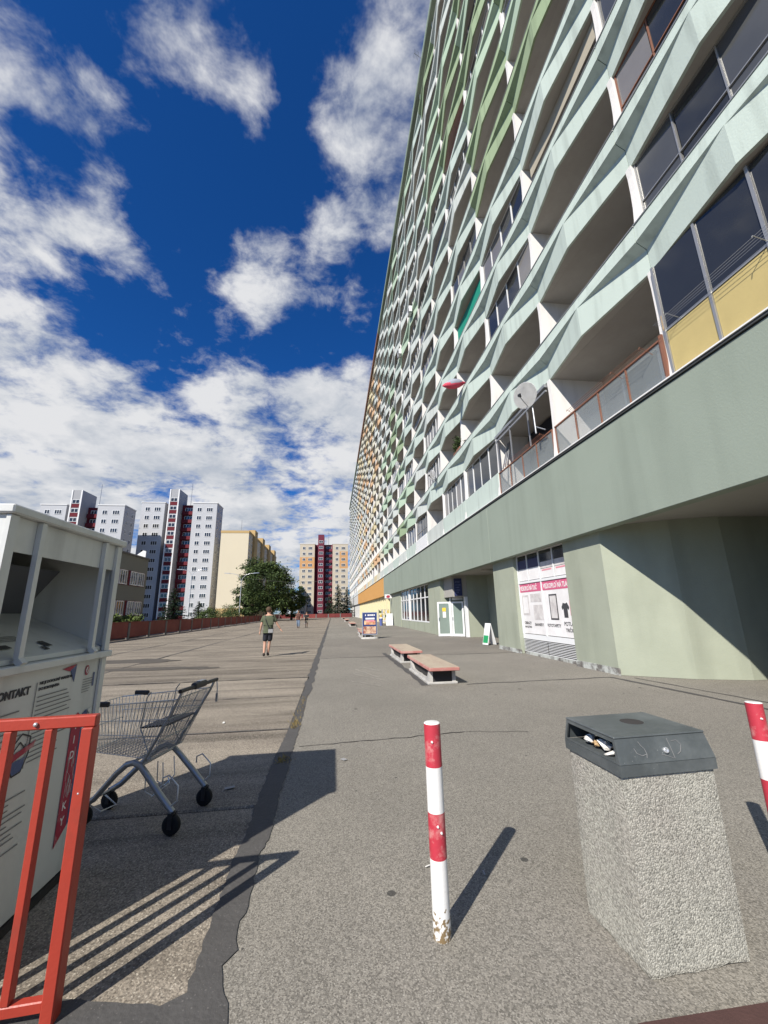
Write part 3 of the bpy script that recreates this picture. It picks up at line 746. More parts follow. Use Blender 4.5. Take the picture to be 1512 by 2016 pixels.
# --- first balcony floor of the near section
def first_floor(root):
    # yellow panel railing with dark glazing above
    ya = yp_(-1)
    for i in range(4):
        a = ya + .1 + i * 1.0
        MB().box(6.60, 6.63, a + .03, a + .97, 5.99, 6.93).build('railing_panel', 'yellow_panel', root)
    fr = MB()
    for i in range(5):
        fr.box(6.57, 6.63, ya + .075 + i * 1.0, ya + .125 + i * 1.0, 5.96, 8.5)
    fr.box(6.585, 6.64, ya + .06, ya + 4.14, 6.94, 6.99)
    fr.build('railing_frame', 'frame_alu', root)
    for i in range(4):
        a = ya + .1 + i * 1.0
        MB().box(6.60, 6.615, a + .03, a + .97, 7.0, 8.48).build('pane', 'win_glass', root)
    # laundry lines along the yellow railing
    ln = MB()
    for q in range(4): ln.tube([(6.52 - .06 * q, ya + .1, 7.06), (6.52 - .06 * q, ya + 4.1, 7.06)], .004, 4)
    for yy_ in (ya + .3, ya + 2.1, ya + 3.75): ln.tube([(6.60, yy_, 6.99), (6.32, yy_, 7.07), (6.30, yy_, 7.02)], .007, 4)
    ln.build('laundry_lines', 'metal_grey', root)
    # glass railings of the next two balconies
    for k in (0, 1):
        ya = yp_(k)
        for i in range(4):
            a = ya + .10 + i * 1.0
            MB().box(6.62, 6.63, a + .02, a + .98, 6.0, 6.86).build('railing_pane', 'rail_glass', root)
        fr = MB(); fr.box(6.59, 6.65, ya + .08, ya + 4.12, 6.87, 6.905)
        for i in range(5): fr.box(6.60, 6.645, ya + .08 + i * 1.0, ya + .115 + i * 1.0, 5.96, 6.87)
        fr.build('railing_frame', 'frame_brown', root)
        ln = MB()
        for q in range(4): ln.tube([(6.53 - .07 * q, ya + .3, 6.84), (6.53 - .07 * q, ya + 3.0, 6.84)], .004, 4)
        for yy_ in (ya + .3, ya + 1.2, ya + 3.0): ln.tube([(6.60, yy_, 6.70), (6.32, yy_, 6.86), (6.30, yy_, 6.80)], .006, 4)
        ln.build('laundry_lines', 'frame_brown', root)
    # brown post and tan brick edge on the partition beside the yellow panels
    MB().box(6.55, 6.60, yp_(0) - .02, yp_(0) + .05, 5.96, 6.95).build('corner_post', 'frame_brown', root)
    for i in range(16):
        MB().box(6.565 + .0015 * i, 6.60 + .0035 * i, yp_(0) - .11, yp_(0) - .078, 6.98 + i * .088, 7.06 + i * .088).build('edge_tile', 'brick_tan', root)
    # retracted awning frame and posts on the third balcony
    fr = MB(); ya = yp_(1)
    fr.box(6.56, 6.62, ya + .1, ya + 4.1, 8.20, 8.26); fr.box(6.54, 6.66, ya + .1, ya + 4.1, 8.36, 8.46)
    for yy_ in (ya + 1.35, ya + 2.75, ya + 3.95): fr.box(6.57, 6.61, yy_, yy_ + .05, 6.9, 8.36)
    for q in range(3): fr.bar((6.6, ya + 3.3 + q * .2, 6.95), (7.1, ya + 3.9 + q * .1, 8.2), .035)
    fr.build('awning_frame', 'metal_grey', root)
    MB().box(7.9, 7.95, ya + .3, ya + 3.9, 5.95, 8.45).build('dark_sheet', 'shorts_navy', root)  # dark upright sheet across the back of this loggia
    # mint flat parapets further on
    for k in range(2, 11):
        if k in (4, 7): 
            link('parapet', flat_parapet_mesh('par_white'), root, (0, yp_(k), 5.96)); continue
        m = 'par_mint' if k < 5 else rc.choice(['par_mint', 'par_white', 'par_sage'])
        link('parapet', flat_parapet_mesh(m), root, (0, yp_(k), 5.96))
    link('parapet', flat_parapet_mesh('par_mint'), root, (0, yp_(-2), 5.96))
    # white tile cladding below the sixth balcony's window
    for r in range(6):
        for c in range(9):
            MB().box(6.572, 6.597, yp_(5) + .1 + c * .42, yp_(5) + .5 + c * .42, 6.0 + r * .155, 6.14 + r * .155).build('cladding_tile', 'frame_white', root)
first_floor(bG)
for root, k0, k1, ms in ((bY, 11, 24, ['par_cream', 'par_white', 'par_yellow', 'par_orange']), (bS, 24, 37, ['par_white', 'par_grey'])):
    for k in range(k0, k1): link('parapet', flat_parapet_mesh(rc.choice(ms)), root, (0, yp_(k), 5.96))
# green roller blind in one loggia
MB().box(6.83, 6.85, yp_(2) + .12, yp_(2) + 4.08, zb(3) + 1.25, zb(3) + 2.72).build('roller_blind', 'green_blind', bG)

# --- ground floor of the near section
def wall_prism(name, pts, z0, z1, m, root): return MB().prism(pts, z0, z1, 'z').build(name, m, root)
Z1 = 3.598
wall_prism('pillar', [(6.80, 9.42), (7.98, 8.50), (8.95, 8.12), (13.8, 7.9), (13.8, 11.12), (6.80, 11.12)], 0.005, Z1, 'pillar_green', bG)
wall_prism('plinth', [(6.775, 9.40), (6.81, 9.38), (6.81, 11.13), (6.775, 11.13)], 0, .16, 'plinth_paint', bG)
wall_prism('pillar', [(6.82, 14.62), (8.9, 14.62), (8.9, 16.60), (6.82, 16.60)], 0.005, Z1, 'pillar_green', bG)
wall_prism('plinth', [(6.80, 14.60), (6.83, 14.58), (6.83, 16.61), (6.80, 16.61)], 0, .14, 'plinth_paint', bG)
wall_prism('pillar', [(6.86, 25.62), (7.40, 25.62), (7.40, 29.0), (6.86, 29.0)], 0.005, Z1, 'pillar_green', bG)
wall_prism('pillar', [(7.10, 23.75), (8.01, 23.75), (8.01, 25.6), (7.10, 25.6)], 2.35, Z1, 'soffit', bG)
wall_prism('entrance_wall', [(8.02, 23.75), (9.3, 23.75), (9.3, 25.2), (8.02, 25.2)], 0.005, Z1, 'pillar_green', bG)
wall_prism('entrance_wall', [(9.3, 16.6), (9.5, 16.6), (9.5, 25.0), (9.3, 25.0)], 0.005, Z1, 'pillar_green', bG)
wall_prism('entrance_wall', [(7.42, 25.4), (9.3, 25.4), (9.3, 25.6), (7.42, 25.6)], 0.005, Z1, 'pillar_green', bG)
wall_prism('pillar', [(6.86, 41.4), (8.2, 41.4), (8.2, 49.2), (6.86, 49.2)], 0.005, Z1, 'pillar_green', bG)
wall_prism('parapet_wall', [(6.93, 29.01), (7.2, 29.01), (7.2, 41.39), (6.93, 41.39)], 0.005, .70, 'pillar_green', bG)
wall_prism('window_pier', [(6.89, 36.6), (7.15, 36.6), (7.15, 37.1), (6.89, 37.1)], .71, Z1, 'white_paint', bG)
wall_prism('back_of_shops', [(9.6, 11.2), (9.8, 11.2), (9.8, 52.4), (9.6, 52.4)], 0.005, Z1, 'win_dark', bG)
MB().box(6.835, 13.9, yp_(-2), yp_(11), 3.60, 3.94).build('soffit', 'soffit', bG)
# passage: back wall, and an unseen near wall set close to darken it
wall_prism('unseen_passage_wall', [(13.81, -8), (14.0, -8), (14.0, 11.1), (13.81, 11.1)], 0.005, Z1, 'pillar_green', bG)
wall_prism('unseen_passage_wall', [(6.9, -8), (13.8, -8), (13.8, 4.0), (6.9, 4.0)], 0.005, Z1, 'pillar_green', bG)
# ceiling lamp in the entrance
MB().lathe([(.0, 3.50), (.30, 3.505), (.34, 3.54), (.34, 3.595)], 8.0, 20.2, 24).build('ceiling_lamp', 'soffit', bG)
# shop window with posters
def shop_window():
    Xw = 6.98; ya, yb = 11.13, 14.61
    yL, yR = 14.61, 11.13
    fr = MB()
    for yc in (ya + .03, 12.93, yb - .03): fr.box(Xw - .03, Xw + .05, yc - .03, yc + .03, .70, 3.55)
    fr.box(Xw - .035, Xw + .05, ya, yb, 2.47, 2.55); fr.box(Xw - .03, Xw + .05, ya, yb, 3.48, 3.55)
    for yc in (12.05, 13.80): fr.box(Xw - .025, Xw + .05, yc - .025, yc + .025, 2.56, 3.47)
    fr.build('shop_window_frame', 'frame_white', bG)
    for (a, b) in ((11.2, 12.02), (12.08, 12.9), (12.96, 13.77), (13.83, 14.54)):
        MB().box(Xw + .0, Xw + .02, a, b, 2.56, 3.47).build('transom_pane', 'win_glass', bG)
        p = MB().box(Xw - .006, Xw - .002, a + .02, b - .02, 2.57, 2.57 + (.42 if a > 12.5 else .30)).build('window_film', 'print_white', bG)
        if a > 12.5:
            MB().box(Xw - .006, Xw - .002, a + .02, b - .02, 3.0, 3.30).build('window_film', 'sign_navy', bG)
        else:
            MB().box(Xw - .006, Xw - .002, a + .02, b - .02, 2.885, 3.10).build('window_film', 'print_grey', bG)
            MB().box(Xw - .0105, Xw - .007, a + .1, b - .1, 2.80, 2.85).build('window_print', 'print_rose', bG)
    # base panel and louvres
    MB().box(Xw - .02, Xw + .05, ya, yb, .53, .70).build('base_panel', 'frame_white', bG)
    MB().box(Xw + .06, Xw + .08, ya, yb, .10, .53).build('louvre_back', 'joint_dark', bG)
    for half in ((ya + .02, 12.90), (12.96, yb - .02)):
        for i in range(9):
            z = .10 + i * .048
            MB().box(Xw - .018, Xw + .0, half[0], half[1], z, z + .017).build('louvre_slat', 'frame_white', bG)
    MB().box(Xw - .03, Xw + .05, ya, yb, .0, .095).build('shop_plinth', 'plinth_paint', bG)
    # posters: y decreases to the right as seen from the terrace
    def poster(y_left, y_right, items):
        p = MB().box(Xw - .004, Xw + .012, y_right, y_left, .72, 2.46).build('poster', 'print_white', bG)
        MB().box(Xw - .009, Xw - .006, y_right, y_left, 2.16, 2.455).build('poster_band', 'print_pink', p)
        return p
    p1 = poster(14.57, 12.97, None); p2 = poster(12.90, 11.18, None)
    for p, y0_, w in ((p1, 14.5, 1.42), (p2, 12.82, 1.5)):
        lettering('VEĽKOPLOŠNÁ TLAČ', .215, 'print_white', p, (Xw - .013, y0_, 2.22), (0, -1, 0), (0, 0, 1), .006, sx=.60 if p is p1 else .74)
    for p, txt, yc, z, s in ((p1, 'OBRAZY', 14.16, 1.04, .13), (p1, 'NA PLÁTNO', 14.16, .92, .09), (p1, 'BANNERY', 13.36, 1.0, .13), (p2, 'FOTOTAPETY', 12.42, 1.0, .13), (p2, 'POTLAČ', 11.52, 1.06, .16), (p2, 'TRIČIEK', 11.52, .88, .14)):
        lettering(txt, s, 'ink', p, (Xw - .008, yc, z), (0, -1, 0), (0, 0, 1), .003, 'CENTER')
    for p, a, b, c, d, m in ((p1, 14.45, 13.95, 1.35, 2.05, 'print_grey'), (p1, 14.38, 14.02, 1.42, 1.98, 'print_white'), (p1, 13.80, 13.05, 1.80, 2.08, 'print_grey'), (p1, 13.65, 13.02, 1.2, 1.7, 'print_grey'),
                             (p2, 12.55, 12.08, 1.22, 2.02, 'ink'), (p2, 12.50, 12.13, 1.27, 1.97, 'print_grey'), (p2, 11.42, 11.2, 1.36, 1.80, 'print_rose')):
        dz = .0075 if m != 'print_white' and not (m == 'print_grey' and a == 12.50) else .0105
        MB().box(Xw - dz - .002, Xw - dz, b, a, c, d).build('poster_picture', m, p)
    # black T-shirt picture
    tp = [(0, 0), (.34, 0), (.34, .34), (.44, .28), (.5, .38), (.34, .55), (.24, .52), (.1, .52), (0, .55), (-.16, .38), (-.1, .28), (0, .34)]
    MB().prism([(11.55 + .62 * x, 1.30 + .8 * z) for x, z in tp], Xw - .0135, Xw - .0105, 'x').build('poster_picture', 'ink', p2)
shop_window()
# windows between the third and fourth pillars: white frames
def big_window(y_right, y_left, n):
    Xw = 6.98; fr = MB()
    fr.box(Xw - .05, Xw + .04, y_right, y_left, .71, .80); fr.box(Xw - .05, Xw + .04, y_right, y_left, 3.44, 3.54); fr.box(Xw - .045, Xw + .04, y_right, y_left, 2.50, 2.58)
    st = (y_left - y_right) / n
    for i in range(n + 1):
        yc = min(max(y_right + st * i, y_right + .05), y_left - .05)
        fr.box(Xw - .04, Xw + .04, yc - .05, yc + .05, .80, 2.50); fr.box(Xw - .04, Xw + .04, yc - .05, yc + .05, 2.58, 3.44)
    o = fr.build('shop_window', 'frame_white', bG)
    for i in range(n):
        MB().box(Xw + .0, Xw + .015, y_right + st * i + .052, y_right + st * (i + 1) - .052, .802, 2.498).build('pane', 'win_dark', o)
        MB().box(Xw + .0, Xw + .015, y_right + st * i + .052, y_right + st * (i + 1) - .052, 2.582, 3.438).build('pane', 'win_glass', o)
big_window(29.05, 36.55, 5); big_window(37.15, 41.35, 3)
# entrance doors: one leaf stands open
def door_leaf(name, m4, sticker):
    fr = MB(); w, h = .82, 2.08
    fr.box(0, w, 0, .05, .02, .16, M_=m4); fr.box(0, w, 0, .05, h - .10, h, M_=m4)
    fr.box(0, .10, 0, .05, .16, h - .10, M_=m4); fr.box(w - .10, w, 0, .05, .16, h - .10, M_=m4)
    d = fr.build(name, 'frame_white', bG)
    MB().box(.101, w - .101, .018, .03, .161, h - .101, M_=m4).build('pane', 'door_glass', d)
    MB().box(.05, .075, -.05, -.01, .95, 1.15, M_=m4).build('handle', 'metal_grey', d)
    if sticker:
        MB().box(.30, .52, .008, .014, 1.50, 1.72, M_=m4).build('notice', 'sign_yellow', d)
        MB().box(.32, .52, .008, .014, 1.12, 1.48, M_=m4).build('notice', 'paper', d)
door_leaf('entrance_door', Matrix.Translation((6.52, 25.25, 0)) @ Matrix.Rotation(R(-12), 4, 'Z'), True)
door_leaf('entrance_door', Matrix.Translation((7.36, 24.95, 0)) @ Matrix.Rotation(R(-48), 4, 'Z'), False)
fr = MB(); fr.box(7.27, 7.35, 24.98, 25.08, .01, 2.34); fr.box(7.86, 8.015, 23.72, 24.02, .01, 2.34); fr.box(7.36, 8.01, 24.70, 24.76, 2.16, 2.34)
fr.build('door_frame', 'frame_white', bG)
sg = MB().box(7.22, 7.70, 23.70, 23.74, 2.40, 3.42).build('sign_panel', 'sign_navy', bG)
for z, w in ((3.18, .30), (3.0, .34), (2.86, .26), (2.70, .3), (2.58, .2)):
    MB().box(7.28, 7.28 + w, 23.692, 23.697, z, z + .06).build('sign_print', 'print_blue', sg)
MB().box(9.27, 9.295, 20.6, 21.2, 1.25, 1.65).build('notice_frame', 'frame_alu', bG)
MB().box(9.25, 9.295, 17.2, 18.6, .02, 2.2).build('inner_door', 'win_dark', bG)

# ground floor of the middle section: cream pillars and shop fronts
def shops(root, k0, k1, mp, ms):
    Zt = 3.598
    for k in range(k0, k1):
        ya = yp_(k)
        for (a, b) in ((.0, .85), (2.1, 2.75)):
            wall_prism('pillar', [(6.86, ya + a + .01), (7.9, ya + a + .01), (7.9, ya + b), (6.86, ya + b)], .005, Zt, mp, root)
        for (a, b) in ((.86, 2.09), (2.76, 4.19)):
            fr = MB(); fr.box(7.30, 7.36, ya + a, ya + b, .05, .45); fr.box(7.30, 7.36, ya + a, ya + b, 2.5, 2.6)
            fr.box(7.30, 7.36, ya + a, ya + a + .07, .45, 2.5); fr.box(7.30, 7.36, ya + b - .07, ya + b, .45, 2.5)
            o = fr.build('shop_window', ms, root)
            MB().box(7.33, 7.345, ya + a + .071, ya + b - .071, .451, 2.499).build('pane', 'win_dark', o)
            MB().box(7.31, 7.36, ya + a, ya + b, 2.601, 3.55).build('fascia', ms, o)
    MB().box(6.835, 13.9, yp_(k0), yp_(k1), 3.60, 3.94).build('soffit', 'soffit', root)
    MB().box(8.0, 8.2, yp_(k0), yp_(k1), 0.005, 3.59).build('back_of_shops', 'win_dark', root)
shops(bY, 11, 24, 'awning_cream', 'frame_white'); shops(bS, 24, 37, 'beam_grey', 'frame_white')
wall_prism('pillar', [(6.86, 51.3), (8.2, 51.3), (8.2, 52.4), (6.86, 52.4)], .005, Z1, 'awning_cream', bG)
wall_prism('shop_shutter', [(7.2, 49.21), (7.3, 49.21), (7.3, 51.29), (7.2, 51.29)], .005, Z1, 'frame_brown', bG)

# --- loose things on the facade
def dish(loc, r, rz, tilt, label):
    t = thing('satellite_dish', label, 'satellite dish', loc, rz)
    rotm = Matrix.Rotation(tilt, 4, 'X')
    prof = [(0.001, .0)] + [(r * i / 8, .22 * r * (i / 8) ** 2) for i in range(1, 9)]
    m = Matrix.Rotation(R(90), 4, 'X')
    me = MB(); me.lathe(prof, 0, 0, 28, rotm @ m); me.lathe([(p[0], p[1] - .012) for p in prof[::-1]], 0, 0, 28, rotm @ m)
    me.lathe([(r, .22 * r), (r + .006, .22 * r - .006), (r, .22 * r - .012)], 0, 0, 28, rotm @ m)
    me.build('reflector', 'dish_white', t)
    f = rotm @ Vector((0, -r * .95, 0)); e = rotm @ Vector((0, -.05, -r * .95))
    MB().tube([e, f + Vector((0, 0, -.05))], .014, 6).build('feed_arm', 'metal_grey', t)
    MB().tube([f + Vector((0, -.05, -.05)), f + Vector((0, .06, -.03))], .035, 8).box(f.x - .05, f.x + .05, f.y - .02, f.y + .02, f.z - .03, f.z + .03).build('feed_horn', 'plastic_black', t)
    return t
d = dish((6.18, 11.05, 8.30), .42, R(-62), R(14), 'large white satellite dish outside the glass-railed balcony')
MB().tube([(0, .06, 0), (0.1, .10, -.05), (.12, .10, -1.35)], .03, 8).tube([(.1, .1, -1.1), (.45, .1, -1.35)], .02, 6).build('mast', 'metal_grey', d)
d2 = dish((6.22, yp_(4) + .35, zb(1) + 1.35), .33, R(-70), R(10), 'small white satellite dish on the white-framed balcony beyond the plants')
MB().tube([(0, .05, 0), (.05, .1, -.5), (.3, .12, -.55)], .02, 6).build('mast', 'metal_grey', d2)
t = thing('sun_parasol', 'red and grey parasol poking out sideways from a balcony', 'parasol', (6.0, 17.6, 12.72), R(20))
mb = MB(); n = 24; prof = [(.02, -.62), (.10, -.5), (.20, -.25), (.24, 0), (.19, .28), (.09, .5), (.015, .66)]
mb.lathe(prof, 0, 0, 14, Matrix.Rotation(R(78), 4, 'Y') @ Matrix.Rotation(R(20), 4, 'X'))
mb.build('canopy', 'red_cloth', t)
MB().lathe([(.10, -.45), (.215, -.22), (.25, 0), (.20, .28), (.10, .46)], 0, 0, 14, Matrix.Translation((0, 0, .035)) @ Matrix.Rotation(R(78), 4, 'Y') @ Matrix.Rotation(R(20), 4, 'X')).build('top_cover', 'grey_cloth', t)
MB().tube([(.6, 0, .1), (.95, 0, -.1)], .02, 6).build('pole', 'metal_light', t)
t = thing('air_conditioner', 'white air conditioner unit hung under an open balcony ceiling', 'air conditioner', (7.35, 10.62, 13.55))
MB().box(-.4, .4, 0, .28, 0, .56, bev=.02).build('casing', 'frame_white', t)
MB().lathe([(.0, -.012), (.21, -.012), (.22, 0)], 0, 0, 20, Matrix.Translation((-.12, 0, .28)) @ Matrix.Rotation(R(90), 4, 'X')).build('fan_grille', 'plastic_black', t)
t = thing('aerial', 'thin television aerial standing out from the roof edge of the long block', 'aerial', (6.36, 21.0, ZROOF + .3))
MB().tube([(0, 0, 0), (-.55, 0, .45)], .02, 6).build('boom', 'metal_grey', t)
for i in range(4): MB().tube([(-.25 - .1 * i, -.25, .2 + .08 * i), (-.25 - .1 * i, .25, .2 + .08 * i)], .012, 5).build('rod', 'metal_grey', t)

# small clutter on the far balconies
def small_ac(k, j):
    t = thing('air_conditioner', 'small white air conditioner, one of two side by side high on the facade', 'air conditioner', (6.14, yp_(k) + random.uniform(.5, 3), zb(j) + random.uniform(.2, .6)), 0, 'pair of air conditioners high on the facade')
    MB().box(0, .28, -.4, .4, 0, .56, bev=.02).build('casing', 'frame_white', t)
    MB().lathe([(.0, -.012), (.21, -.012), (.22, 0)], 0, 0, 16, Matrix.Translation((0, -.1, .28)) @ Matrix.Rotation(R(-90), 4, 'Y')).build('fan_grille', 'plastic_black', t)
    MB().box(.05, .34, -.3, -.26, -.04, 0).build('bracket', 'metal_grey', t); MB().box(.05, .34, .26, .3, -.04, 0).build('bracket', 'metal_grey', t)
for k, j in ((5, 7), (6, 7)): small_ac(k, j)
for k, j in ((7, 3),):
    d = dish((6.2, yp_(k) + 1.0, zb(j) + 1.3), .36, R(-70), R(10), 'small white satellite dish far along the facade, beyond the balcony plants')
    MB().tube([(0, .05, 0), (.05, .1, -.4), (.35, .12, -.45)], .02, 6).build('mast', 'metal_grey', d)
# rolled or hanging fabric screens in a few open loggias
for k, j, m in ((0, 3, 'khaki'), (2, 7, 'red_cloth'), (4, 5, 'par_cream'), (6, 8, 'tower_ochre'), (5, 3, 'bag_grey'), (8, 6, 'par_cream'), (3, 6, 'grey_cloth')):
    MB().box(6.835, 6.85, yp_(k) + .15, yp_(k) + 3.9, zb(j + 1) - random.uniform(.5, .9), zb(j + 1) - .01).build('fabric_screen', m, bG)
# ------------------------------------------------------------------ clothes bank
def container():
    t = thing('clothes_bank', 'tall white metal clothes collection bank with open hopper behind the red rail', 'clothes bank', (-1.68, 2.25, 0))
    # local: +x towards the terrace (front face at x=0), y 0..1.12, body extends to x=-1.15
    Wd, Dp, H = 1.12, -1.15, 2.18
    zs = 1.36
    b = MB()
    b.box(Dp, -.004, .0, Wd, .05, zs, bev=.008)
    b.build('body', 'container_paint', t)
    MB().box(Dp - .0, .004, .02, Wd - .02, .0, .045).build('skid', 'joint_dark', t)
    # upper part: side walls, back, top, fascia
    MB().box(Dp, .0, .0, .025, zs + .002, H - .05).build('side_panel', 'container_paint', t)
    MB().box(Dp, .0, Wd - .025, Wd, zs + .002, H - .05).build('side_panel', 'container_paint', t)
    MB().box(Dp, Dp + .02, .026, Wd - .026, zs + .002, H - .05).build('rear_panel', 'container_inner_shade', t)
    MB().box(Dp - .03, .045, -.03, Wd + .03, H - .048, H, bev=.008).build('lid', 'container_paint', t)
    MB().box(-.012, .0, .026, Wd - .026, H - .235, H - .05).build('front_panel', 'container_paint', t)
    # hopper tray sloping up to the back and the drum plate above it
    MB().prism([(-.01, zs + .004), (-.62, zs + .26), (-.62, zs + .285), (-.01, zs + .03)], .027, Wd - .027, 'y').build('hopper_tray', 'container_paint', t)
    MB().prism([(-.625, zs + .27), (-.40, H - .24), (-.38, H - .24), (-.605, zs + .265)], .027, Wd - .027, 'y').build('hopper_plate', 'container_inner_shade', t)
    # shelf edge and posts
    MB().box(-.03, .05, -.012, Wd + .012, zs - .045, zs - .001, bev=.006).build('shelf', 'container_paint', t)
    for yc in (.235, .905):
        p = MB().box(.002, .030, yc - .018, yc + .018, zs + .03, H - .052)
        p.bar((.015, yc, zs + .03), (.045, yc, zs), .04, .03)
        p.build('post', 'container_paint', t)
    for yc in (.02, Wd - .02):
        MB().box(.001, .022, yc - .03, yc + .03, zs + .001, H - .052).build('corner_post', 'container_paint', t)
    MB().box(.001, .018, Wd - .05, Wd + .004, .05, zs - .05).build('edge_trim', 'container_paint', t)
    # stickers on the tray
    mtray = Matrix.Translation((-.2, .2, zs + .03 + .087)) @ Matrix.Rotation(R(22.5), 4, 'Y')
    for i in range(4):
        MB().box(-.05 + i * .02, -.045 + i * .02, .0, .36, .0, .002, M_=mtray).build('sticker_print', 'ink_grey', t)
    MB().box(.06, .10, .06, .16, .0, .002, M_=mtray).build('sticker_print', 'ink', t)
    MB().box(.05, .12, .42, .47, .0, .002, M_=mtray).build('sticker_print', 'ink', t)
    MB().box(.12, .16, .36, .39, .0, .002, M_=mtray).build('sticker_print', 'ink', t)
    # printed labels on the front face: reading direction +y (away from the camera is right)
    xf = .0
    rt_, up_ = (0, 1, 0), (0, 0, 1)
    lettering('KONTAKT', .058, 'ink', t, (xf + .0, .135, 1.19), rt_, up_, .0022, sx=.95)
    MB().prism([(.10, 1.20), (.125, 1.212), (.10, 1.224), (.085, 1.224), (.085, 1.20)], xf, xf + .0015, 'x').build('arrow_mark', 'ink', t)
    MB().prism([(.12, 1.20), (.135, 1.212), (.12, 1.224)], xf, xf + .0015, 'x').build('arrow_mark', 'ink', t)
    lettering('NIE JE DOVOLENÉ VHADZOVAŤ', .022, 'ink', t, (xf, .47, 1.225), rt_, up_, .0006)
    lettering('DO KONTAJNERA', .022, 'ink', t, (xf, .47, 1.193), rt_, up_, .0006)
    rl = random.Random(5)
    for i in range(15):
        z = 1.155 - i * .024
        MB().box(xf + .0005, xf + .0015, .47, .47 + rl.uniform(.16, .33), z, z + .006).build('text_line', 'ink_grey', t)
    MB().box(xf + .0005, xf + .0015, .445, .450, .80, 1.24).build('text_line', 'ink_grey', t)
    for i in range(11):
        z = 1.11 - i * .032
        MB().box(xf + .0005, xf + .0015, .06, .06 + rl.uniform(.2, .34), z, z + .007).build('text_line', 'ink_grey', t)
    for i in range(12):
        z = .70 - i * .026
        MB().box(xf + .0005, xf + .0015, .10, .10 + rl.uniform(.25, .42), z, z + .006).build('text_line', 'ink_grey', t)
    lettering('ÚDAJE O PREVÁDZKE', .020, 'ink', t, (xf, .15, .755), rt_, up_, .0006)
    # small triangles mark
    MB().prism([(.66, 1.285), (.80, 1.30), (.735, 1.262)], xf, xf + .002, 'x').build('triangle_mark', 'print_red', t)
    MB().prism([(.742, 1.268), (.802, 1.298), (.795, 1.19)], xf, xf + .0021, 'x').build('triangle_mark', 'print_blue', t)
    # no-entry sticker
    ring = []
    for i in range(20):
        a = 2 * math.pi * i / 20; ring.append((.93 + .022 * math.cos(a), 1.245 + .032 * math.sin(a)))
    MB().prism(ring, xf, xf + .002, 'x').build('warning_sticker', 'print_red', t)
    MB().prism([(.93 + (y - .93) * .72, 1.245 + (z - 1.245) * .72) for y, z in ring], xf + .0022, xf + .0032, 'x').build('warning_sticker', 'container_paint', t)
    MB().prism([(.916, 1.225), (.921, 1.222), (.945, 1.264), (.940, 1.268)], xf + .0034, xf + .0042, 'x').build('warning_sticker', 'print_red', t)
    for i in range(6):
        z = 1.185 - i * .016
        MB().box(xf + .0005, xf + .0015, .90, .90 + rl.uniform(.07, .12), z, z + .004).build('text_line', 'ink_grey', t)
    MB().box(xf + .0005, xf + .002, 1.015, 1.03, 1.13, 1.22).build('text_line', 'print_blue', t)
    # tall red and blue strip with white letters, scratched
    MB().prism([(.845, .23), (.945, .31), (.945, .95), (.895, .985), (.845, .955)], xf, xf + .0016, 'x').build('red_strip', 'print_red', t)
    MB().prism([(.946, .31), (1.02, .36), (1.02, .93), (.985, .985), (.946, .965)], xf, xf + .0018, 'x').build('blue_strip', 'print_blue', t)
    MB().prism([(.985, .985), (1.028, .94), (1.04, .985)], xf + .004, xf + .010, 'x').build('peeled_corner', 'container_paint', t)
    for ch, z in (('T', .885), ('I', .80), ('D', .71), ('K', .42), ('Y', .335)):
        lettering(ch, .065, 'print_white', t, (xf + .001, .893, z), rt_, up_, .001, 'CENTER')
    lettering('20', .05, 'print_white', t, (xf + .001, .982, .87), rt_, up_, .001, 'CENTER')
    for i in range(26):
        y = rl.uniform(.86, .94); z = rl.uniform(.48, .70)
        MB().box(xf + .0019, xf + .0024, y, y + .003, z, z + rl.uniform(.03, .09)).build('scratch', 'container_paint', t)
    # shield logo with a red ribbon
    def outline(pts, w, m, x):
        for a, b in zip(pts, pts[1:] + pts[:1]):
            MB().bar((x, a[0], a[1]), (x, b[0], b[1]), .002, w, up=(1, 0, 0)).build('logo_line', m, t)
    hexo = [(.40, .985), (.47, .955), (.47, .87), (.43, .79), (.37, .785), (.33, .84), (.33, .93)]
    mb = MB()
    for a, b in zip(hexo, hexo[1:] + hexo[:1]): mb.bar((xf + .0008, a[0], a[1]), (xf + .0008, b[0], b[1]), .007, .0016, up=(1, 0, 0))
    for a, b in (((.355, .91), (.395, .945)), ((.395, .945), (.43, .91)), ((.43, .91), (.44, .925))): mb.bar((xf + .0008, a[0], a[1]), (xf + .0008, b[0], b[1]), .006, .0016, up=(1, 0, 0))
    mb.build('logo_outline', 'ink', t)
    MB().prism([(.335, .855), (.465, .86), (.43, .795), (.37, .79), (.335, .84)], xf + .0004, xf + .0012, 'x').build('logo_field', 'print_blue', t)
    MB().prism([(.30, .845), (.50, .895), (.515, .93), (.49, .92), (.30, .885)], xf + .002, xf + .0032, 'x').build('logo_ribbon', 'print_red', t)
    return t
container()

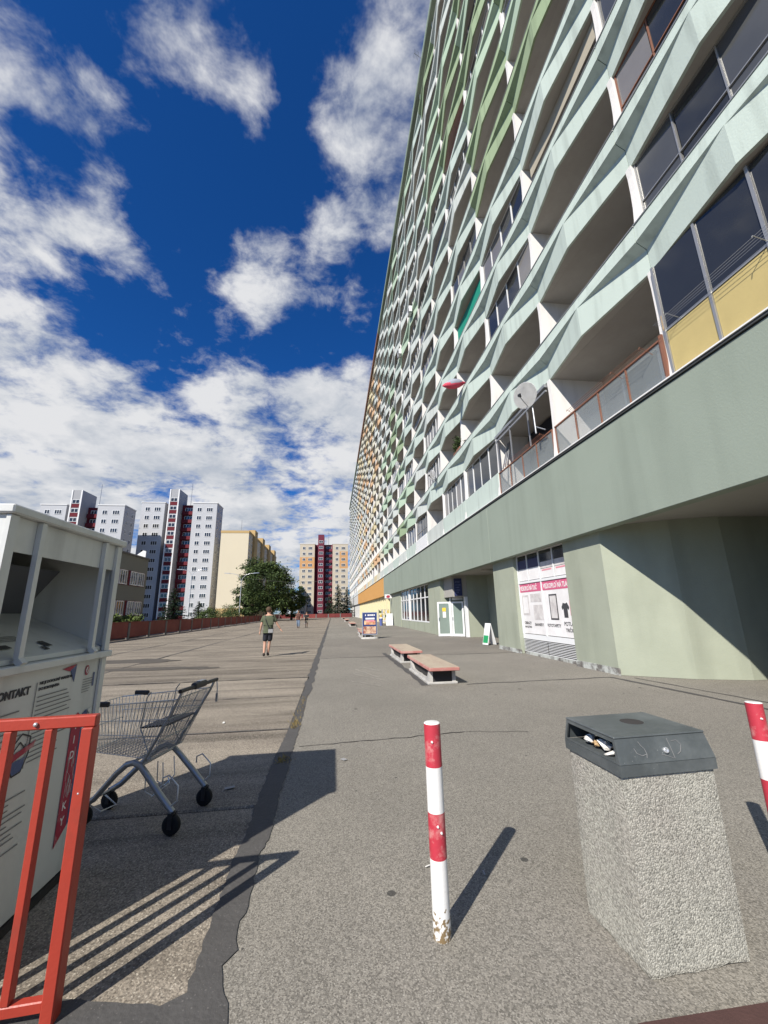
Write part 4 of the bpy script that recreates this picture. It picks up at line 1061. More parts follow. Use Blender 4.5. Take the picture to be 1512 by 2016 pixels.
# ------------------------------------------------------------------ red rail
def rail():
    t = thing('guard_rail', 'orange-red steel guard rail in the lower left foreground', 'railing', (-1.13, 2.24, 0), R(3))
    L = 2.1; H = 1.15
    MB().box(-L, .028, -.022, .022, H - .05, H, bev=.005).build('top_rail', 'rail_red', t)
    MB().box(-L, -.026, -.02, .02, .045, .085, bev=.004).build('bottom_rail', 'rail_red', t)
    MB().box(-.025, .025, -.034, .034, 0, H - .051, bev=.005).build('post', 'rail_red', t)
    MB().box(-L, -L + .05, -.026, .026, 0, H - .051, bev=.005).build('post', 'rail_red', t)
    for i in range(1, 13):
        x = -.165 * i
        if x < -L + .1: break
        MB().box(x - .016, x + .016, -.022, .022, .086, H - .051, bev=.003).build('bar', 'rail_red', t)
    for x, z in ((-.22, H - .025), (.0, .83), (-.75, H - .025)):
        m = Matrix.Translation((x, -.024, z)) @ Matrix.Rotation(R(90), 4, 'X')
        MB().lathe([(.008, -.004), (.010, .004), (.007, .009), (.001, .011)], 0, 0, 12, m).build('bolt', 'metal_light', t)
    return t
rail()

# ------------------------------------------------------------------ shopping trolley
def trolley():
    ax = Vector((-.976, .218, 0))
    t = thing('shopping_trolley', 'grey wire shopping trolley parked beside the white clothes bank', 'shopping trolley', (-1.14, 3.90, 0), math.atan2(ax.y, ax.x))
    # local +x = nose, +y = right hand of the trolley (towards the camera is +y)
    hw = .235
    def P(u, v, w): return Vector((u, v, w))
    # chassis: an arched tube on each side
    for sg in (-1, 1):
        pts = [P(.0, sg * hw, .15), P(.12, sg * hw, .27), P(.25, sg * (hw - .01), .40), P(.31, sg * (hw - .015), .455), P(.37, sg * (hw - .02), .475), P(.43, sg * (hw - .025), .46),
               P(.52, sg * (hw - .04), .39), P(.72, sg * (hw - .09), .19), P(.80, sg * (hw - .10), .145)]
        MB().tube(pts, .023, 8).build('leg', 'metal_grey', t)
        # loop guard behind the rear leg
        lp = [P(.03, sg * (hw + .005), .18), P(-.035, sg * (hw + .005), .23), P(-.03, sg * (hw + .005), .33), P(.05, sg * (hw + .005), .40), P(.10, sg * (hw + .005), .38), P(.10, sg * (hw + .005), .33)]
        MB().tube(lp, .006, 6).build('guard_loop', 'metal_light', t)
    def wheel(u, v, r):
        wroot = MB()
        m = Matrix.Translation((u, v, r)) @ Matrix.Rotation(R(90), 4, 'X')
        wroot.lathe([(r * .35, -.022), (r * .80, -.022), (r, -.014), (r, .014), (r * .80, .022), (r * .35, .022)], 0, 0, 20, m)
        o = wroot.build('wheel', 'rubber', t)
        f = MB(); f.box(u - .016, u + .016, v - .032, v - .026, r * .7, r * 2.05); f.box(u - .016, u + .016, v + .026, v + .032, r * .7, r * 2.05); f.box(u - .02, u + .02, v - .032, v + .032, r * 2.05, r * 2.2)
        f.lathe([(.02, r * 2.2), (.022, r * 2.35), (.014, r * 2.4)], u, v, 10)
        f.build('fork', 'plastic_black', o)
    for u, v in ((0, hw), (0, -hw), (.80, hw - .10), (.80, -hw + .10)): wheel(u, v, .068)
    # cross tubes and handle uprights
    MB().tube([P(.31, -hw + .015, .455), P(.31, hw - .015, .455)], .011, 6).build('cross_tube', 'metal_grey', t)
    MB().tube([P(.42, -hw + .025, .462), P(.42, hw - .025, .462)], .011, 6).build('cross_tube', 'metal_grey', t)
    MB().tube([P(.74, -hw + .09, .18), P(.74, hw - .09, .18)], .009, 6).build('cross_tube', 'metal_grey', t)
    for sg in (-1, 1):
        MB().tube([P(.30, sg * (hw - .02), .47), P(.16, sg * hw, .70), P(.03, sg * (hw + .02), .93), P(.0, sg * (hw + .02), 1.0)], .011, 7).build('upright', 'metal_grey', t)
    MB().tube([P(-.005, -hw - .06, 1.01), P(-.005, hw + .06, 1.01)], .016, 10).build('handle', 'plastic_black', t)
    MB().box(-.03, .025, -.09, .10, .99, 1.04, bev=.012).build('coin_lock', 'plastic_black', t)
    MB().box(-.02, .02, -.07, .02, 1.041, 1.046).build('lock_plate', 'metal_light', t)
    MB().tube([P(-.01, -hw - .05, 1.0), P(-.02, -hw - .05, .93), P(-.02, -hw - .05, .89)], .005, 5).box(-.028, -.012, -hw - .058, -hw - .042, .82, .89).build('chain_key', 'metal_grey', t)
    # basket: wires
    def side(sg):
        mb = MB(); n = 24
        for i in range(n + 1):
            s = i / n
            top = P(.03 + .84 * s, sg * (.265 - .035 * s), .945 - .07 * s)
            bot = P(.235 + .55 * s, sg * (.215 - .035 * s), .50 + .04 * s)
            mb.tube([top, bot], .0024, 4, False)
        for q in (0, .33, .62, 1):
            a = P(.03, sg * .265, .945).lerp(P(.235, sg * .215, .50), q); b = P(.87, sg * .23, .875).lerp(P(.785, sg * .18, .54), q)
            mb.tube([a, b], .0055 if q in (0,) else .0035, 5, False)
        return mb.build('basket_side', 'metal_light', t)
    side(1); side(-1)
    mb = MB()
    for i in range(13):
        v = -1 + 2 * i / 12
        mb.tube([P(.87, v * .23, .875), P(.785, v * .18, .54)], .0024, 4, False)
    for q in (0, .5, 1): mb.tube([P(.87, -.23, .875).lerp(P(.785, -.18, .54), q), P(.87, .23, .875).lerp(P(.785, .18, .54), q)], .004, 5, False)
    mb.build('basket_front', 'metal_light', t)
    mb = MB()
    for i in range(21):
        v = -1 + 2 * i / 20
        mb.tube([P(.02, v * .265, .955), P(.235, v * .215, .50)], .0026, 4, False)
    for q in (0, .35, .7, 1): mb.tube([P(.02, -.265, .955).lerp(P(.235, -.215, .50), q), P(.02, .265, .955).lerp(P(.235, .215, .50), q)], .0045, 5, False)
    mb.build('basket_gate', 'metal_grey', t)
    mb = MB()
    for i in range(15):
        v = -1 + 2 * i / 14
        mb.tube([P(.235, v * .215, .50), P(.785, v * .18, .54)], .0024, 4, False)
    for i in range(14):
        s = i / 13
        mb.tube([P(.235 + .55 * s, -.215 + .035 * s, .50 + .04 * s), P(.235 + .55 * s, .215 - .035 * s, .50 + .04 * s)], .0024, 4, False)
    mb.build('basket_floor', 'metal_grey', t)
    # folded child seat and its flap
    mb = MB(); mb.prism([(.13, .735), (.36, .715), (.36, .725), (.13, .75)], -.20, .20, 'y'); mb.build('child_seat', 'plastic_black', t)
    mb = MB()
    for v in (-.2, .2): mb.tube([P(.36, v, .72), P(.33, v, .95), P(.30, v, .99)], .005, 5); mb.tube([P(.36, v, .72), P(.25, v, .50)], .005, 5)
    for v in (-.1, 0, .1): mb.tube([P(.36, v, .72), P(.335, v, .93)], .003, 5)
    mb.build('seat_frame', 'metal_grey', t)
    for sg in (-1, 1): MB().box(.62, .76, sg * .245 - .014, sg * .245 + .014, .885, .925, bev=.008).build('bumper', 'plastic_black', t)
    # bottle rack under the basket
    mb = MB(); mb.tube([P(.20, .1, .44), P(.18, .1, .28), P(.26, .1, .20), P(.33, .1, .23), P(.34, .1, .40)], .005, 5)
    mb.tube([P(.20, -.05, .44), P(.18, -.05, .30), P(.26, -.05, .22), P(.33, -.05, .25), P(.34, -.05, .40)], .005, 5)
    mb.tube([P(.26, .12, .20), P(.26, -.12, .21), P(.30, -.16, .24)], .005, 5)
    mb.tube([P(.80, hw - .1, .16), P(.66, hw - .10, .10), P(.62, .02, .10), P(.74, .0, .16)], .006, 5)
    mb.build('lower_rack', 'metal_light', t)
trolley()

# ------------------------------------------------------------------ litter bin
def litter_bin():
    t = thing('litter_bin', 'exposed aggregate concrete litter bin with dark grey metal hood', 'litter bin', (1.655, 2.262, 0), R(2))
    # body with slightly chipped lower edge
    hx, hy = .262, .215
    mb = MB(); rb = random.Random(4)
    lv = [(0, 0.0), (.02, .004), (.4, .002), (.80, 0)]
    n = 9; ring = []
    def loop(z, grow, ch):
        pts = []
        for (a, b) in (((-hx, -hy), (hx, -hy)), ((hx, -hy), (hx, hy)), ((hx, hy), (-hx, hy)), ((-hx, hy), (-hx, -hy))):
            for i in range(n):
                s = i / n; x = a[0] + (b[0] - a[0]) * s; y = a[1] + (b[1] - a[1]) * s
                if i == 0: x *= .985; y *= .985
                k = 1 + grow + rb.uniform(-ch, ch)
                pts.append((x * k, y * k, z + (rb.uniform(-.0, .012) if z < .01 else 0)))
        return pts
    for z, gr, ch in ((0.0, -.012, .012), (.018, .0, .003), (.2, .0, .001), (.5, 0, .001), (.80, 0, .001), (.815, -.01, .001)): ring.append(loop(z, gr, ch))
    m = 4 * n
    vv = [p for r in ring for p in r]; fs = []
    for i in range(len(ring) - 1):
        for j in range(m): fs.append((i * m + j, i * m + (j + 1) % m, (i + 1) * m + (j + 1) % m, (i + 1) * m + j))
    fs.append(tuple(range((len(ring) - 1) * m, len(ring) * m)))
    mb.raw(vv, fs); mb.build('body', 'washed_concrete', t)
    # hood: lower skirt, sloping walls, mouth on the left (-x) side
    ox, oy = .272, .226; tx, ty = .252, .200; z0, z1, z2 = .795, .845, .955
    sk = MB(); sk.box(-ox, ox, -oy, -oy + .006, z0, z1).box(-ox, ox, oy - .006, oy, z0, z1).box(-ox, -ox + .006, -oy + .006, oy - .006, z0, z1).box(ox - .006, ox, -oy + .006, oy - .006, z0, z1)
    sk.build('skirt', 'lid_grey', t)
    hd = MB()
    B = [(-ox, -oy), (ox, -oy), (ox, oy), (-ox, oy)]; T = [(-tx - .012, -ty), (tx, -ty), (tx, ty), (-tx - .012, ty)]
    for i in (0, 1, 2):
        a, b = i, (i + 1) % 4
        hd.poly([(*B[a], z1 + .002), (*B[b], z1 + .002), (*T[b], z2), (*T[a], z2)])
    hd.build('hood_wall', 'lid_grey', t)
    # frame round the mouth
    fm = MB()
    def L3(u, w): 
        a = Vector((*B[3], z1 + .002)).lerp(Vector((*B[0], z1 + .002)), u); b = Vector((*T[3], z2)).lerp(Vector((*T[0], z2)), u); return a.lerp(b, w)
    for (u0, u1, w0, w1) in ((0, 1, 0, .10), (0, 1, .84, 1), (0, .045, .10, .84), (.955, 1, .10, .84)):
        fm.poly([L3(u0, w0), L3(u1, w0), L3(u1, w1), L3(u0, w1)])
        fm.poly([L3(u1, w0) + Vector((.006, 0, 0)), L3(u0, w0) + Vector((.006, 0, 0)), L3(u0, w1) + Vector((.006, 0, 0)), L3(u1, w1) + Vector((.006, 0, 0))])
    fm.build('mouth_frame', 'lid_grey', t)
    MB().box(-ox + .008, -.02, -oy + .02, oy - .02, z1 - .01, z1 + .004).build('mouth_sill', 'lid_grey', t)
    MB().box(-.03, -.02, -oy + .03, oy - .03, z1 - .03, z2 - .005).build('inner_baffle', 'plastic_black', t)
    MB().box(-tx - .016, tx + .004, -ty - .004, ty + .004, z2, z2 + .010, bev=.004).build('top_plate', 'lid_grey', t)
    MB().lathe([(.0, 0), (.055, .001), (.06, .0)], .03, .03, 20, Matrix.Translation((0, 0, z2 + .0105))).build('scorch_mark', 'joint_dark', t)
    m_ = Matrix.Translation((.0, -.218, .895)) @ Matrix.Rotation(R(76), 4, 'X')
    MB().lathe([(.013, -.004), (.014, .006), (.010, .010), (.007, .006), (.001, .006)], 0, 0, 16, m_).build('lock', 'metal_light', t)
    # scratches on the hood front
    def SF(u, w):
        a = Vector((*B[0], z1 + .002)).lerp(Vector((*B[1], z1 + .002)), u); b = Vector((*T[0], z2)).lerp(Vector((*T[1], z2)), u); return a.lerp(b, w) + Vector((0, -.0015, 0))
    for pts in ([(.24, .85), (.26, .7), (.29, .55), (.30, .35), (.29, .2)], [(.18, .6), (.2, .4), (.25, .3), (.3, .35)], [(.56, .9), (.57, .5), (.575, .1)], [(.60, .78), (.66, .8), (.69, .6), (.66, .35), (.62, .25)], [(.45, .3), (.52, .2), (.56, .12)]):
        MB().tube([SF(*p) for p in pts], .0016, 4, False).build('scratch', 'ink_grey', t)
    return t
litter_bin()
# rubbish stuffed into the mouth
def crumple(name, loc, s, m, label, seed, cat='litter', squash=(1, 1, .6)):
    r = random.Random(seed); vv = []; fs = []
    n, k = 8, 5
    mb = MB(); prof = []
    for i in range(k + 1):
        ph = math.pi * i / k
        for j in range(n):
            a = 2 * math.pi * j / n; q = s * r.uniform(.6, 1.15)
            vv.append((q * math.sin(ph) * math.cos(a) * squash[0], q * math.sin(ph) * math.sin(a) * squash[1], q * math.cos(ph) * squash[2]))
    for i in range(k):
        for j in range(n): fs.append((i * n + j, (i + 1) * n + j, (i + 1) * n + (j + 1) % n, i * n + (j + 1) % n))
    mb.raw(vv, fs); o = mb.build(name, m); o.location = loc; o.rotation_euler = (r.uniform(-.4, .4), r.uniform(-.4, .4), r.uniform(0, 3)); return tag(o, label, cat)
crumple('crumpled_paper', (1.445, 2.20, .885), .042, 'paper', 'crumpled white paper in the front of the bin mouth', 1)
crumple('crumpled_paper', (1.44, 2.32, .885), .036, 'paper', 'crumpled white paper at the far end of the bin mouth', 2)
crumple('paper_bag', (1.44, 2.262, .878), .030, 'cup_brown', 'small brown paper scrap between the white papers in the bin mouth', 3)
crumple('flat_wrapper', (1.445, 2.145, .866), .034, 'paper', 'flat pale wrapper at the near corner of the bin mouth', 4, squash=(1, 1.4, .25))

# ------------------------------------------------------------------ bollards
def bollard(loc, label, lean):
    t = thing('bollard', label, 'bollard', loc, 0, 'red and white bollards')
    t.rotation_euler = lean
    r = .045
    bands = [(.0, .16, 'bollard_white'), (.1605, .345, 'bollard_white'), (.3455, .555, 'bollard_red'), (.5555, .772, 'bollard_white'), (.7725, .985, 'bollard_red')]
    for a, b, m in bands:
        MB().lathe([(r, a), (r, b)], 0, 0, 24).build('band', m, t)
    MB().lathe([(r - .001, .980), (r, .986), (r - .006, .99), (.001, .988)], 0, 0, 24).build('cap', 'bollard_white', t)
    for z, a in ((.50, 4.6), (.47, 5.0), (.9, 4.4)):
        m_ = Matrix.Translation((r * math.cos(a), r * math.sin(a), z))
        MB().lathe([(.006, -.006), (.007, 0), (.004, .007)], 0, 0, 7, m_ @ Matrix.Rotation(R(90), 4, 'X')).build('chip', 'bollard_white', t)
bollard((.565, 2.42, 0), 'red and white striped steel bollard in the middle foreground', (R(.3), R(-.4), 0))
bollard((2.64, 2.44, 0), 'red and white striped bollard cut off by the right edge, beside the litter bin', (R(-1.5), R(2.0), 0))

# ------------------------------------------------------------------ benches
def bench_proto():
    t = thing('concrete_bench', 'x', 'bench', (0, 0, 0), 0, 'concrete benches along the pavement')
    Wb, Lb = .68, 2.75
    s = MB(); s.box(0, Wb, 0, Lb, .30, .368, bev=.01); s.build('seat_edge', 'bench_red', t)
    MB().box(.012, Wb - .012, .012, Lb - .012, .3685, .380, bev=.005).build('seat_top', 'bench_top', t)
    for xa in (.04, Wb - .12):
        pr = []
        for (y, z) in ((.22, 0), (.22, .285), (.30, .285), (.42, .16), (.55, .10), (1.1, .085), (1.3, .10)):
            pr.append((y, z))
        pr += [(1.36, .0)]
        MB().prism(pr, xa, xa + .08, 'x').build('support', 'bench_concrete', t)
        pr = [(1.40, 0), (1.40, .10), (1.5, .085), (1.75, .085), (2.1, .10), (2.3, .18), (2.42, .285), (2.5, .285), (2.5, 0)]
        MB().prism(pr, xa, xa + .08, 'x').build('support', 'bench_concrete', t)
    MB().box(.0, Wb - .0, .20, 2.52, .0, .05, bev=.008).build('plinth', 'bench_concrete', t)
    MB().box(.10, Wb - .05, .24, 2.48, .051, .298).build('shade_block', 'bench_shade', t)  # dark block stands in for the shade in the hollow under the seat
    return t
bp_ = bench_proto()
spots = [(2.10, 9.08, 'nearest red-edged concrete bench on the pavement, in front of the shop posters'), (2.12, 12.95, 'second red-edged concrete bench, just behind the nearest one'),
         (1.75, 25.6, 'concrete bench half hidden behind the blue food advertising board'), (1.9, 29.4, 'concrete bench just beyond the blue food board'),
         (1.9, 46.0, 'fifth concrete bench along the row, beyond the food board'), (2.0, 50.0, 'sixth concrete bench along the row of benches'),
         (2.0, 68.0, 'seventh bench along the row, small and far off'), (2.1, 72.2, 'eighth bench along the row, small and far off'), (2.1, 94, 'last and most distant concrete bench on the pavement')]
for i, (x, y, lb) in enumerate(spots):
    o = bp_ if i == 0 else copy_tree(bp_)
    o.location = (x, y, 0); o['label'] = lb; o.rotation_euler = (0, 0, R(random.uniform(-.8, .8)))

# ------------------------------------------------------------------ advertising boards
def food_board():
    t = thing('advertising_board', 'blue framed food advertising board on a grey rubber base', 'sign', (2.22, 25.0, 0), R(-4))
    MB().lathe([(.52, .0), (.52, .05), (.40, .10), (.0, .10)], 0, .0, 28, Matrix.Diagonal((1, .55, 1, 1))).build('base', 'bench_concrete', t)
    for x in (-.28, .28): MB().box(x - .025, x + .025, -.02, .02, .1, .25).build('leg', 'metal_grey', t)
    MB().box(-.46, .46, -.03, .03, .22, 1.55, bev=.01).build('frame', 'metal_light', t)
    MB().box(-.42, .42, -.036, -.031, .26, 1.51).build('poster', 'poster_blue', t)
    for (a, b, c, d, m) in ((-.25, .30, 1.12, 1.22, 'print_white'), (-.33, .35, .82, 1.06, 'poster_food'), (-.38, .38, .30, .72, 'poster_food2'), (-.22, .28, 1.00, 1.08, 'print_rose')):
        MB().box(a, b, -.041 - (.003 if m == 'print_rose' else 0), -.037, c, d).build('picture', m, t)
    for i, w in enumerate((.05, .0, .07, .05, .06, .07, .05, .06)):
        if w: MB().box(-.27 + i * .075, -.27 + i * .075 + w, -.041, -.037, 1.33, 1.42).build('print_block', 'print_white', t)
food_board()
def aboard(loc, rz, label, top, low, h=.95, w=.55):
    t = thing('a_board', label, 'sign', loc, rz)
    for sg in (-1, 1):
        m = Matrix.Rotation(R(13) * sg, 4, 'X')
        m = Matrix.Translation((0, sg * .22, 0)) @ m
        f = MB(); f.box(-w / 2, w / 2, -.012, .012, .02, h, M_=m, bev=.004); f.build('panel', 'frame_white', t)
        if sg < 0:
            MB().box(-w / 2 + .03, w / 2 - .03, -.017, -.013, h * .45, h - .04, M_=m).build('poster', top, t)
            MB().box(-w / 2 + .03, w / 2 - .03, -.017, -.013, .10, h * .44, M_=m).build('poster', low, t)
aboard((7.1, 18.4, 0), R(-80), 'small white and green A-board beside the entrance recess', 'print_white', 'sign_green', .98, .46)
aboard((6.35, 46.2, 0), R(-8), 'white A-board with a pale poster outside the far shop', 'print_grey', 'print_white', 1.35, .75)
t = thing('waste_sack_stand', 'blue cylindrical bin standing outside the far shop', 'bin', (5.45, 46.6, 0))
MB().lathe([(.16, 0), (.20, .75), (.21, .78), (.21, .80)], 0, 0, 18).build('drum', 'bin_blue', t)
MB().lathe([(.215, .801), (.20, .86), (.05, .89), (.0, .89)], 0, 0, 18).build('lid', 'print_white', t)
# goods racks outside the far shop
def rack(x, y, label, seed):
    t = thing('goods_rack', label, 'rack', (x, y, 0), 0, 'goods racks outside the far shop')
    r = random.Random(seed)
    f = MB()
    for xx in (-.4, .4):
        for yy in (-.2, .2): f.box(xx - .015, xx + .015, yy - .015, yy + .015, 0, 1.8)
    f.build('frame', 'metal_grey', t)
    for z in (.35, .85, 1.35, 1.78): MB().box(-.42, .42, -.22, .22, z, z + .02).build('shelf', 'metal_light', t)
    for z in (.37, .87, 1.37):
        for i in range(5): MB().box(-.38 + i * .155, -.26 + i * .155, -.16, .14, z + .001, z + r.uniform(.14, .36), bev=.01).build('goods', r.choice(['print_white', 'awning_cream', 'bush_a', 'print_grey', 'sign_yellow']), t)
rack(6.2, 48.6, 'first metal rack of goods outside the far shop, next to the white A-board', 1); rack(6.1, 51.2, 'second metal rack of goods, under the orange beam', 2)
t = thing('shop_sign', 'square white and red sign projecting under the beam over the far shop', 'sign', (6.5, 47.2, 3.0))
MB().box(-.5, .35, 0, .10, 0, .46, bev=.03).build('panel', 'print_white', t)
MB().prism([(-.30, .08), (.0, .06), (.12, .2), (.05, .36), (-.2, .38), (-.34, .25)], -.006, -.001, 'y').build('emblem', 'print_red', t)
MB().box(.36, .44, .04, .06, .2, .45).build('bracket', 'metal_grey', t)

# ------------------------------------------------------------------ fence
def fence():
    t = thing('terrace_fence', 'long low dark red panel fence along the left edge of the terrace', 'fence', (-14.6, 0, 0))
    st = 3.35; y = 12.0
    pm = MB().box(-.03, .03, .16, st - .16, .13, 1.17, bev=.01).mesh('panel', ['fence_red'])
    pp = MB().box(-.09, .07, -.13, .13, 0, 1.14, bev=.015).mesh('post', ['fence_post'])
    cp_ = MB().box(-.07, .07, .0, st, 1.175, 1.215).mesh('coping', ['fence_red'])
    for i in range(31):
        link('post', pp, t, (0, y, 0)); link('panel', pm, t, (0, y, 0)); link('coping', cp_, t, (0, y, 0)); y += st
    t2 = thing('terrace_fence', 'red panel fence closing the far end of the terrace below the cream tower', 'fence', (-14.6, 116.0, 0))
    for i in range(6):
        link('panel', pm, t2, (st * i, 0, 0), (0, 0, R(-90))); link('post', pp, t2, (st * i, 0, 0), (0, 0, R(-90)))
fence()
# ------------------------------------------------------------------ far buildings
def win_mesh(w, h, glassm='win_glass', fm='frame_white', n=2):
    mb = MB(); f = .09
    mb.cur = 0
    mb.box(-w / 2, w / 2, -.10, .02, 0, f); mb.box(-w / 2, w / 2, -.06, .02, h - f, h)
    for i in range(n + 1):
        x = -w / 2 + f / 2 + (w - f) * i / n
        mb.box(x - f / 2, x + f / 2, -.06, .02, f, h - f)
    mb.cur = 1; mb.box(-w / 2 + .01, w / 2 - .01, -.02, .02, f * .5, h - f * .5)
    return mb.mesh('window', [fm, glassm])
WM = {}
def win(root, x, y, z, w, h, n=2, rz=0, gm='win_glass'):
    k = (w, h, n, gm)
    if k not in WM: WM[k] = win_mesh(w, h, gm, 'frame_white', n)
    return link('window', WM[k], root, (x, y, z), (0, 0, rz))
def tower(label, X, Y, sc, floors, wing_m, stair_m, base_cols, side_m, stair_white=True, orange=()):
    """slab tower facing -y: left wing, recess, projecting stair shaft, recess with balconies, right wing"""
    t = thing('tower_block', label, 'building', (X, Y, 0))
    fh = 2.8 * sc; H = floors * fh + 1.2
    wl = 7.2 * sc; ws = 3.0 * sc; wr = 7.6 * sc; rec = 1.6 * sc
    x0 = 0; x1 = wl; x2 = x1 + rec; x3 = x2 + ws; x4 = x3 + 4.2 * sc; x5 = x4 + wr
    dep = 7.2 * sc
    MB().box(x0, x1, 0, dep, 0, H).build('left_wing', wing_m, t)
    MB().box(x4, x5, 0, dep, 0, H).build('right_wing', wing_m, t)
    MB().box(x1 + .01, x4 - .01, 2.6, dep - .1, 0, H - .05).build('recess', stair_m, t)
    MB().box(x2 + .02, x3 - .02, -1.2, dep - 1, 0, H + 4.4 * sc).build('stair_shaft', side_m, t)
    for i in range(floors + 1):
        z = .9 + i * fh
        # red and white face of the stair shaft
        MB().box(x2 + .35, x3 - .35, -1.26, -1.21, z - .75, z + .35).build('stair_panel', stair_m, t)
        win(t, (x2 + x3) / 2, -1.23, z + .45, (x3 - x2) - .9, 1.25 * sc, 2)
    if stair_white:
        MB().box(x2 - .0, x2 + .34, -1.34, -1.205, 0, H + 4.4 * sc).build('stair_fin', 'tower_white', t)
        MB().box(x3 - .34, x3, -1.34, -1.205, 0, H + 4.4 * sc).build('stair_fin', 'tower_white', t)
    for i in range(floors):
        z = .9 + i * fh
        for (a, b) in ((x0, x1), (x4, x5)):
            w = b - a
            win(t, a + w * .28, -.01, z + .25, 1.45 * sc, 1.35 * sc, 2); win(t, a + w * .70, -.01, z + .25, 2.0 * sc, 1.35 * sc, 3)
            for (q, side) in orange:
                if i in q and ((side == 'l' and a == x0)):
                    MB().box(a + .02, b - .02, -.006, -.002, z - .65, z + fh - .68).build('colour_panel', 'tower_orange', t)
                if i in q and side == 'r' and a == x4:
                    MB().box(a + w * .45, b - .02, -.006, -.002, z - .65, z + fh - .68).build('colour_panel', 'tower_orange', t)
        # balcony in the right recess
        MB().box(x3 + .3, x4 - .05, 1.55, 1.65, z - .4, z + .7).build('balcony', stair_m, t)
        win(t, (x3 + x4) / 2 + .1, 2.58, z + .75, 2.6 * sc, 1.3 * sc, 3)
        for yy in (1.9, 5.1):
            o = win(t, x5 + .01, yy * sc, z + .25, 1.1 * sc, 1.3 * sc, 2, R(90))
    MB().box(x0 - .15, x1 + .15, -.15, dep + .1, H + .002, H + .25).build('roof', 'tower_white', t)
    MB().box(x4 - .15, x5 + .15, -.15, dep + .1, H + .002, H + .25).build('roof', 'tower_white', t)
    a = MB(); a.tube([(x3 + 2, 4, H), (x3 + 2, 4, H + 8 * sc)], .07, 5); a.tube([(x3 + 1.4, 4, H + 6 * sc), (x3 + 2.6, 4, H + 6 * sc)], .05, 4); a.build('aerial', 'metal_grey', t)
    return t
tower('pale grey tower with dark red stair shaft, the one nearest the yellow block', -62.2, 135, 1.0, 13, 'tower_light', 'tower_red', None, 'tower_grey')
tower('pale grey tower with red stair shaft, just right of the clothes bank lid', -83.2, 122, .95, 12, 'tower_light', 'tower_red', None, 'tower_grey')
tower('farthest left grey tower, mostly hidden behind the white clothes bank', -118, 122, 1.0, 11, 'tower_light', 'tower_red', None, 'tower_grey')
tower('cream and orange tower with a maroon stair shaft at the end of the terrace', -15.2, 186, .93, 12, 'tower_cream', 'tower_maroon', None, 'tower_maroon', False,
      (((8, 9), 'l'), ((8, 9, 10), 'r')))

def yellow_block():
    t = thing('apartment_slab', 'pale yellow apartment slab with a blank sunlit end wall behind the big tree', 'building', (-35.3, 130, 0)); t.scale = (.7975,) * 3
    H = 34.4
    MB().box(0, 10.7, 0, 3, 0, 4.2).build('base_course', 'tower_ochre', t)
    MB().box(0, 10.7, 0, 80, 4.21, H - 1.0).build('wall', 'tower_yellow', t)
    MB().box(0, 10.7, 3.01, 80, 0, 4.2).build('lower_wall', 'tower_ochre', t)
    MB().box(-.1, 10.8, -.1, 80.1, H - .99, H).build('roof', 'tower_ochre', t)
    for s in range(4):
        y = 8 + s * 19
        MB().box(9.0, 11.6, y, y + 6, 4, H + 1.8).build('stair_tower', 'tower_ochre', t)
        MB().box(10.72, 10.78, y + 6.2, y + 9.5, 5, H - 1.1).build('colour_panel', 'tower_ochre', t)
    for i in range(11):
        z = 5.0 + i * 2.62
        for j in range(16):
            y = 1.8 + j * 4.9
            if (y - 8) % 19 < 7: continue
            win(t, 10.72, y, z, 1.6, 1.3, 2, R(90))
    MB().tube([(5, 12, H), (5, 12, H + 7)], .07, 5).build('aerial', 'metal_grey', t)
yellow_block()
def low_building():
    t = thing('low_building', 'low dark grey-green two-storey building with red window panels behind the fence', 'building', (-22, 51.2, 0))
    H = 8.1
    MB().box(-16, 0, -34, 0, -.15, H).build('wall', 'low_grey', t)
    MB().box(-16.1, .14, -34.1, .14, H + .002, H + .18).build('roof', 'fence_post', t)
    for z in (1.7, 4.9):
        for k in range(8):
            y = -2.3 - k * 4.0
            MB().box(.005, .03, y - 2.1, y + 1.75, z - .05, z + 1.55).build('window_band', 'tower_red', t)
            win(t, .05, y - .95, z, 1.5, 1.5, 3, R(90)); win(t, .05, y + .75, z, 1.5, 1.5, 3, R(90))
    MB().prism([(-1.2, H + .19), (.1, H + .19), (.1, H + .9), (-.2, H + 1.0)], -1.2, -1.1, 'y').build('roof_sign', 'tower_white', t)
low_building()

# ------------------------------------------------------------------ street lamps
def lamp(loc, h, label, arms=2):
    t = thing('street_lamp', label, 'street lamp', loc, 0, 'street lamps behind the fence')
    MB().tube([(0, 0, -.15), (0, 0, h * .5), (0, 0, h - 1.6)], .10, 8, r2=.06).build('pole', 'metal_light', t)
    for sg in ((-1, 1) if arms == 2 else (-1,)):
        pts = [(0, 0, h - 1.6), (sg * .25, 0, h - .9), (sg * .8, 0, h - .3), (sg * 1.6, 0, h - .05), (sg * 2.4, 0, h)]
        MB().tube(pts, .045, 6).build('arm', 'metal_light', t)
        MB().prism([(sg * 2.3, h - .02), (sg * 3.4, h + .05), (sg * 3.4, h + .13), (sg * 2.3, h + .12)], -.14, .14, 'y').build('lamp_head', 'metal_light', t)
lamp((-33.0, 100, 0), 12.0, 'double-armed street lamp in front of the pale grey tower')
lamp((-18.2, 84, 0), 9.5, 'double-armed street lamp at the left edge of the big tree')
lamp((-36.5, 150, 0), 9.0, 'small distant street lamp before the yellow block', 1)
c = MB().tube([(-18.2, 84, 8.6), (-9, 86, 7.75), (2, 88.5, 8.2), (6.5, 90, 9.3)], .02, 5).build('overhead_cable', 'cable'); tag(c, 'thin overhead cable stretched between the lamp post and the long block', 'cable')

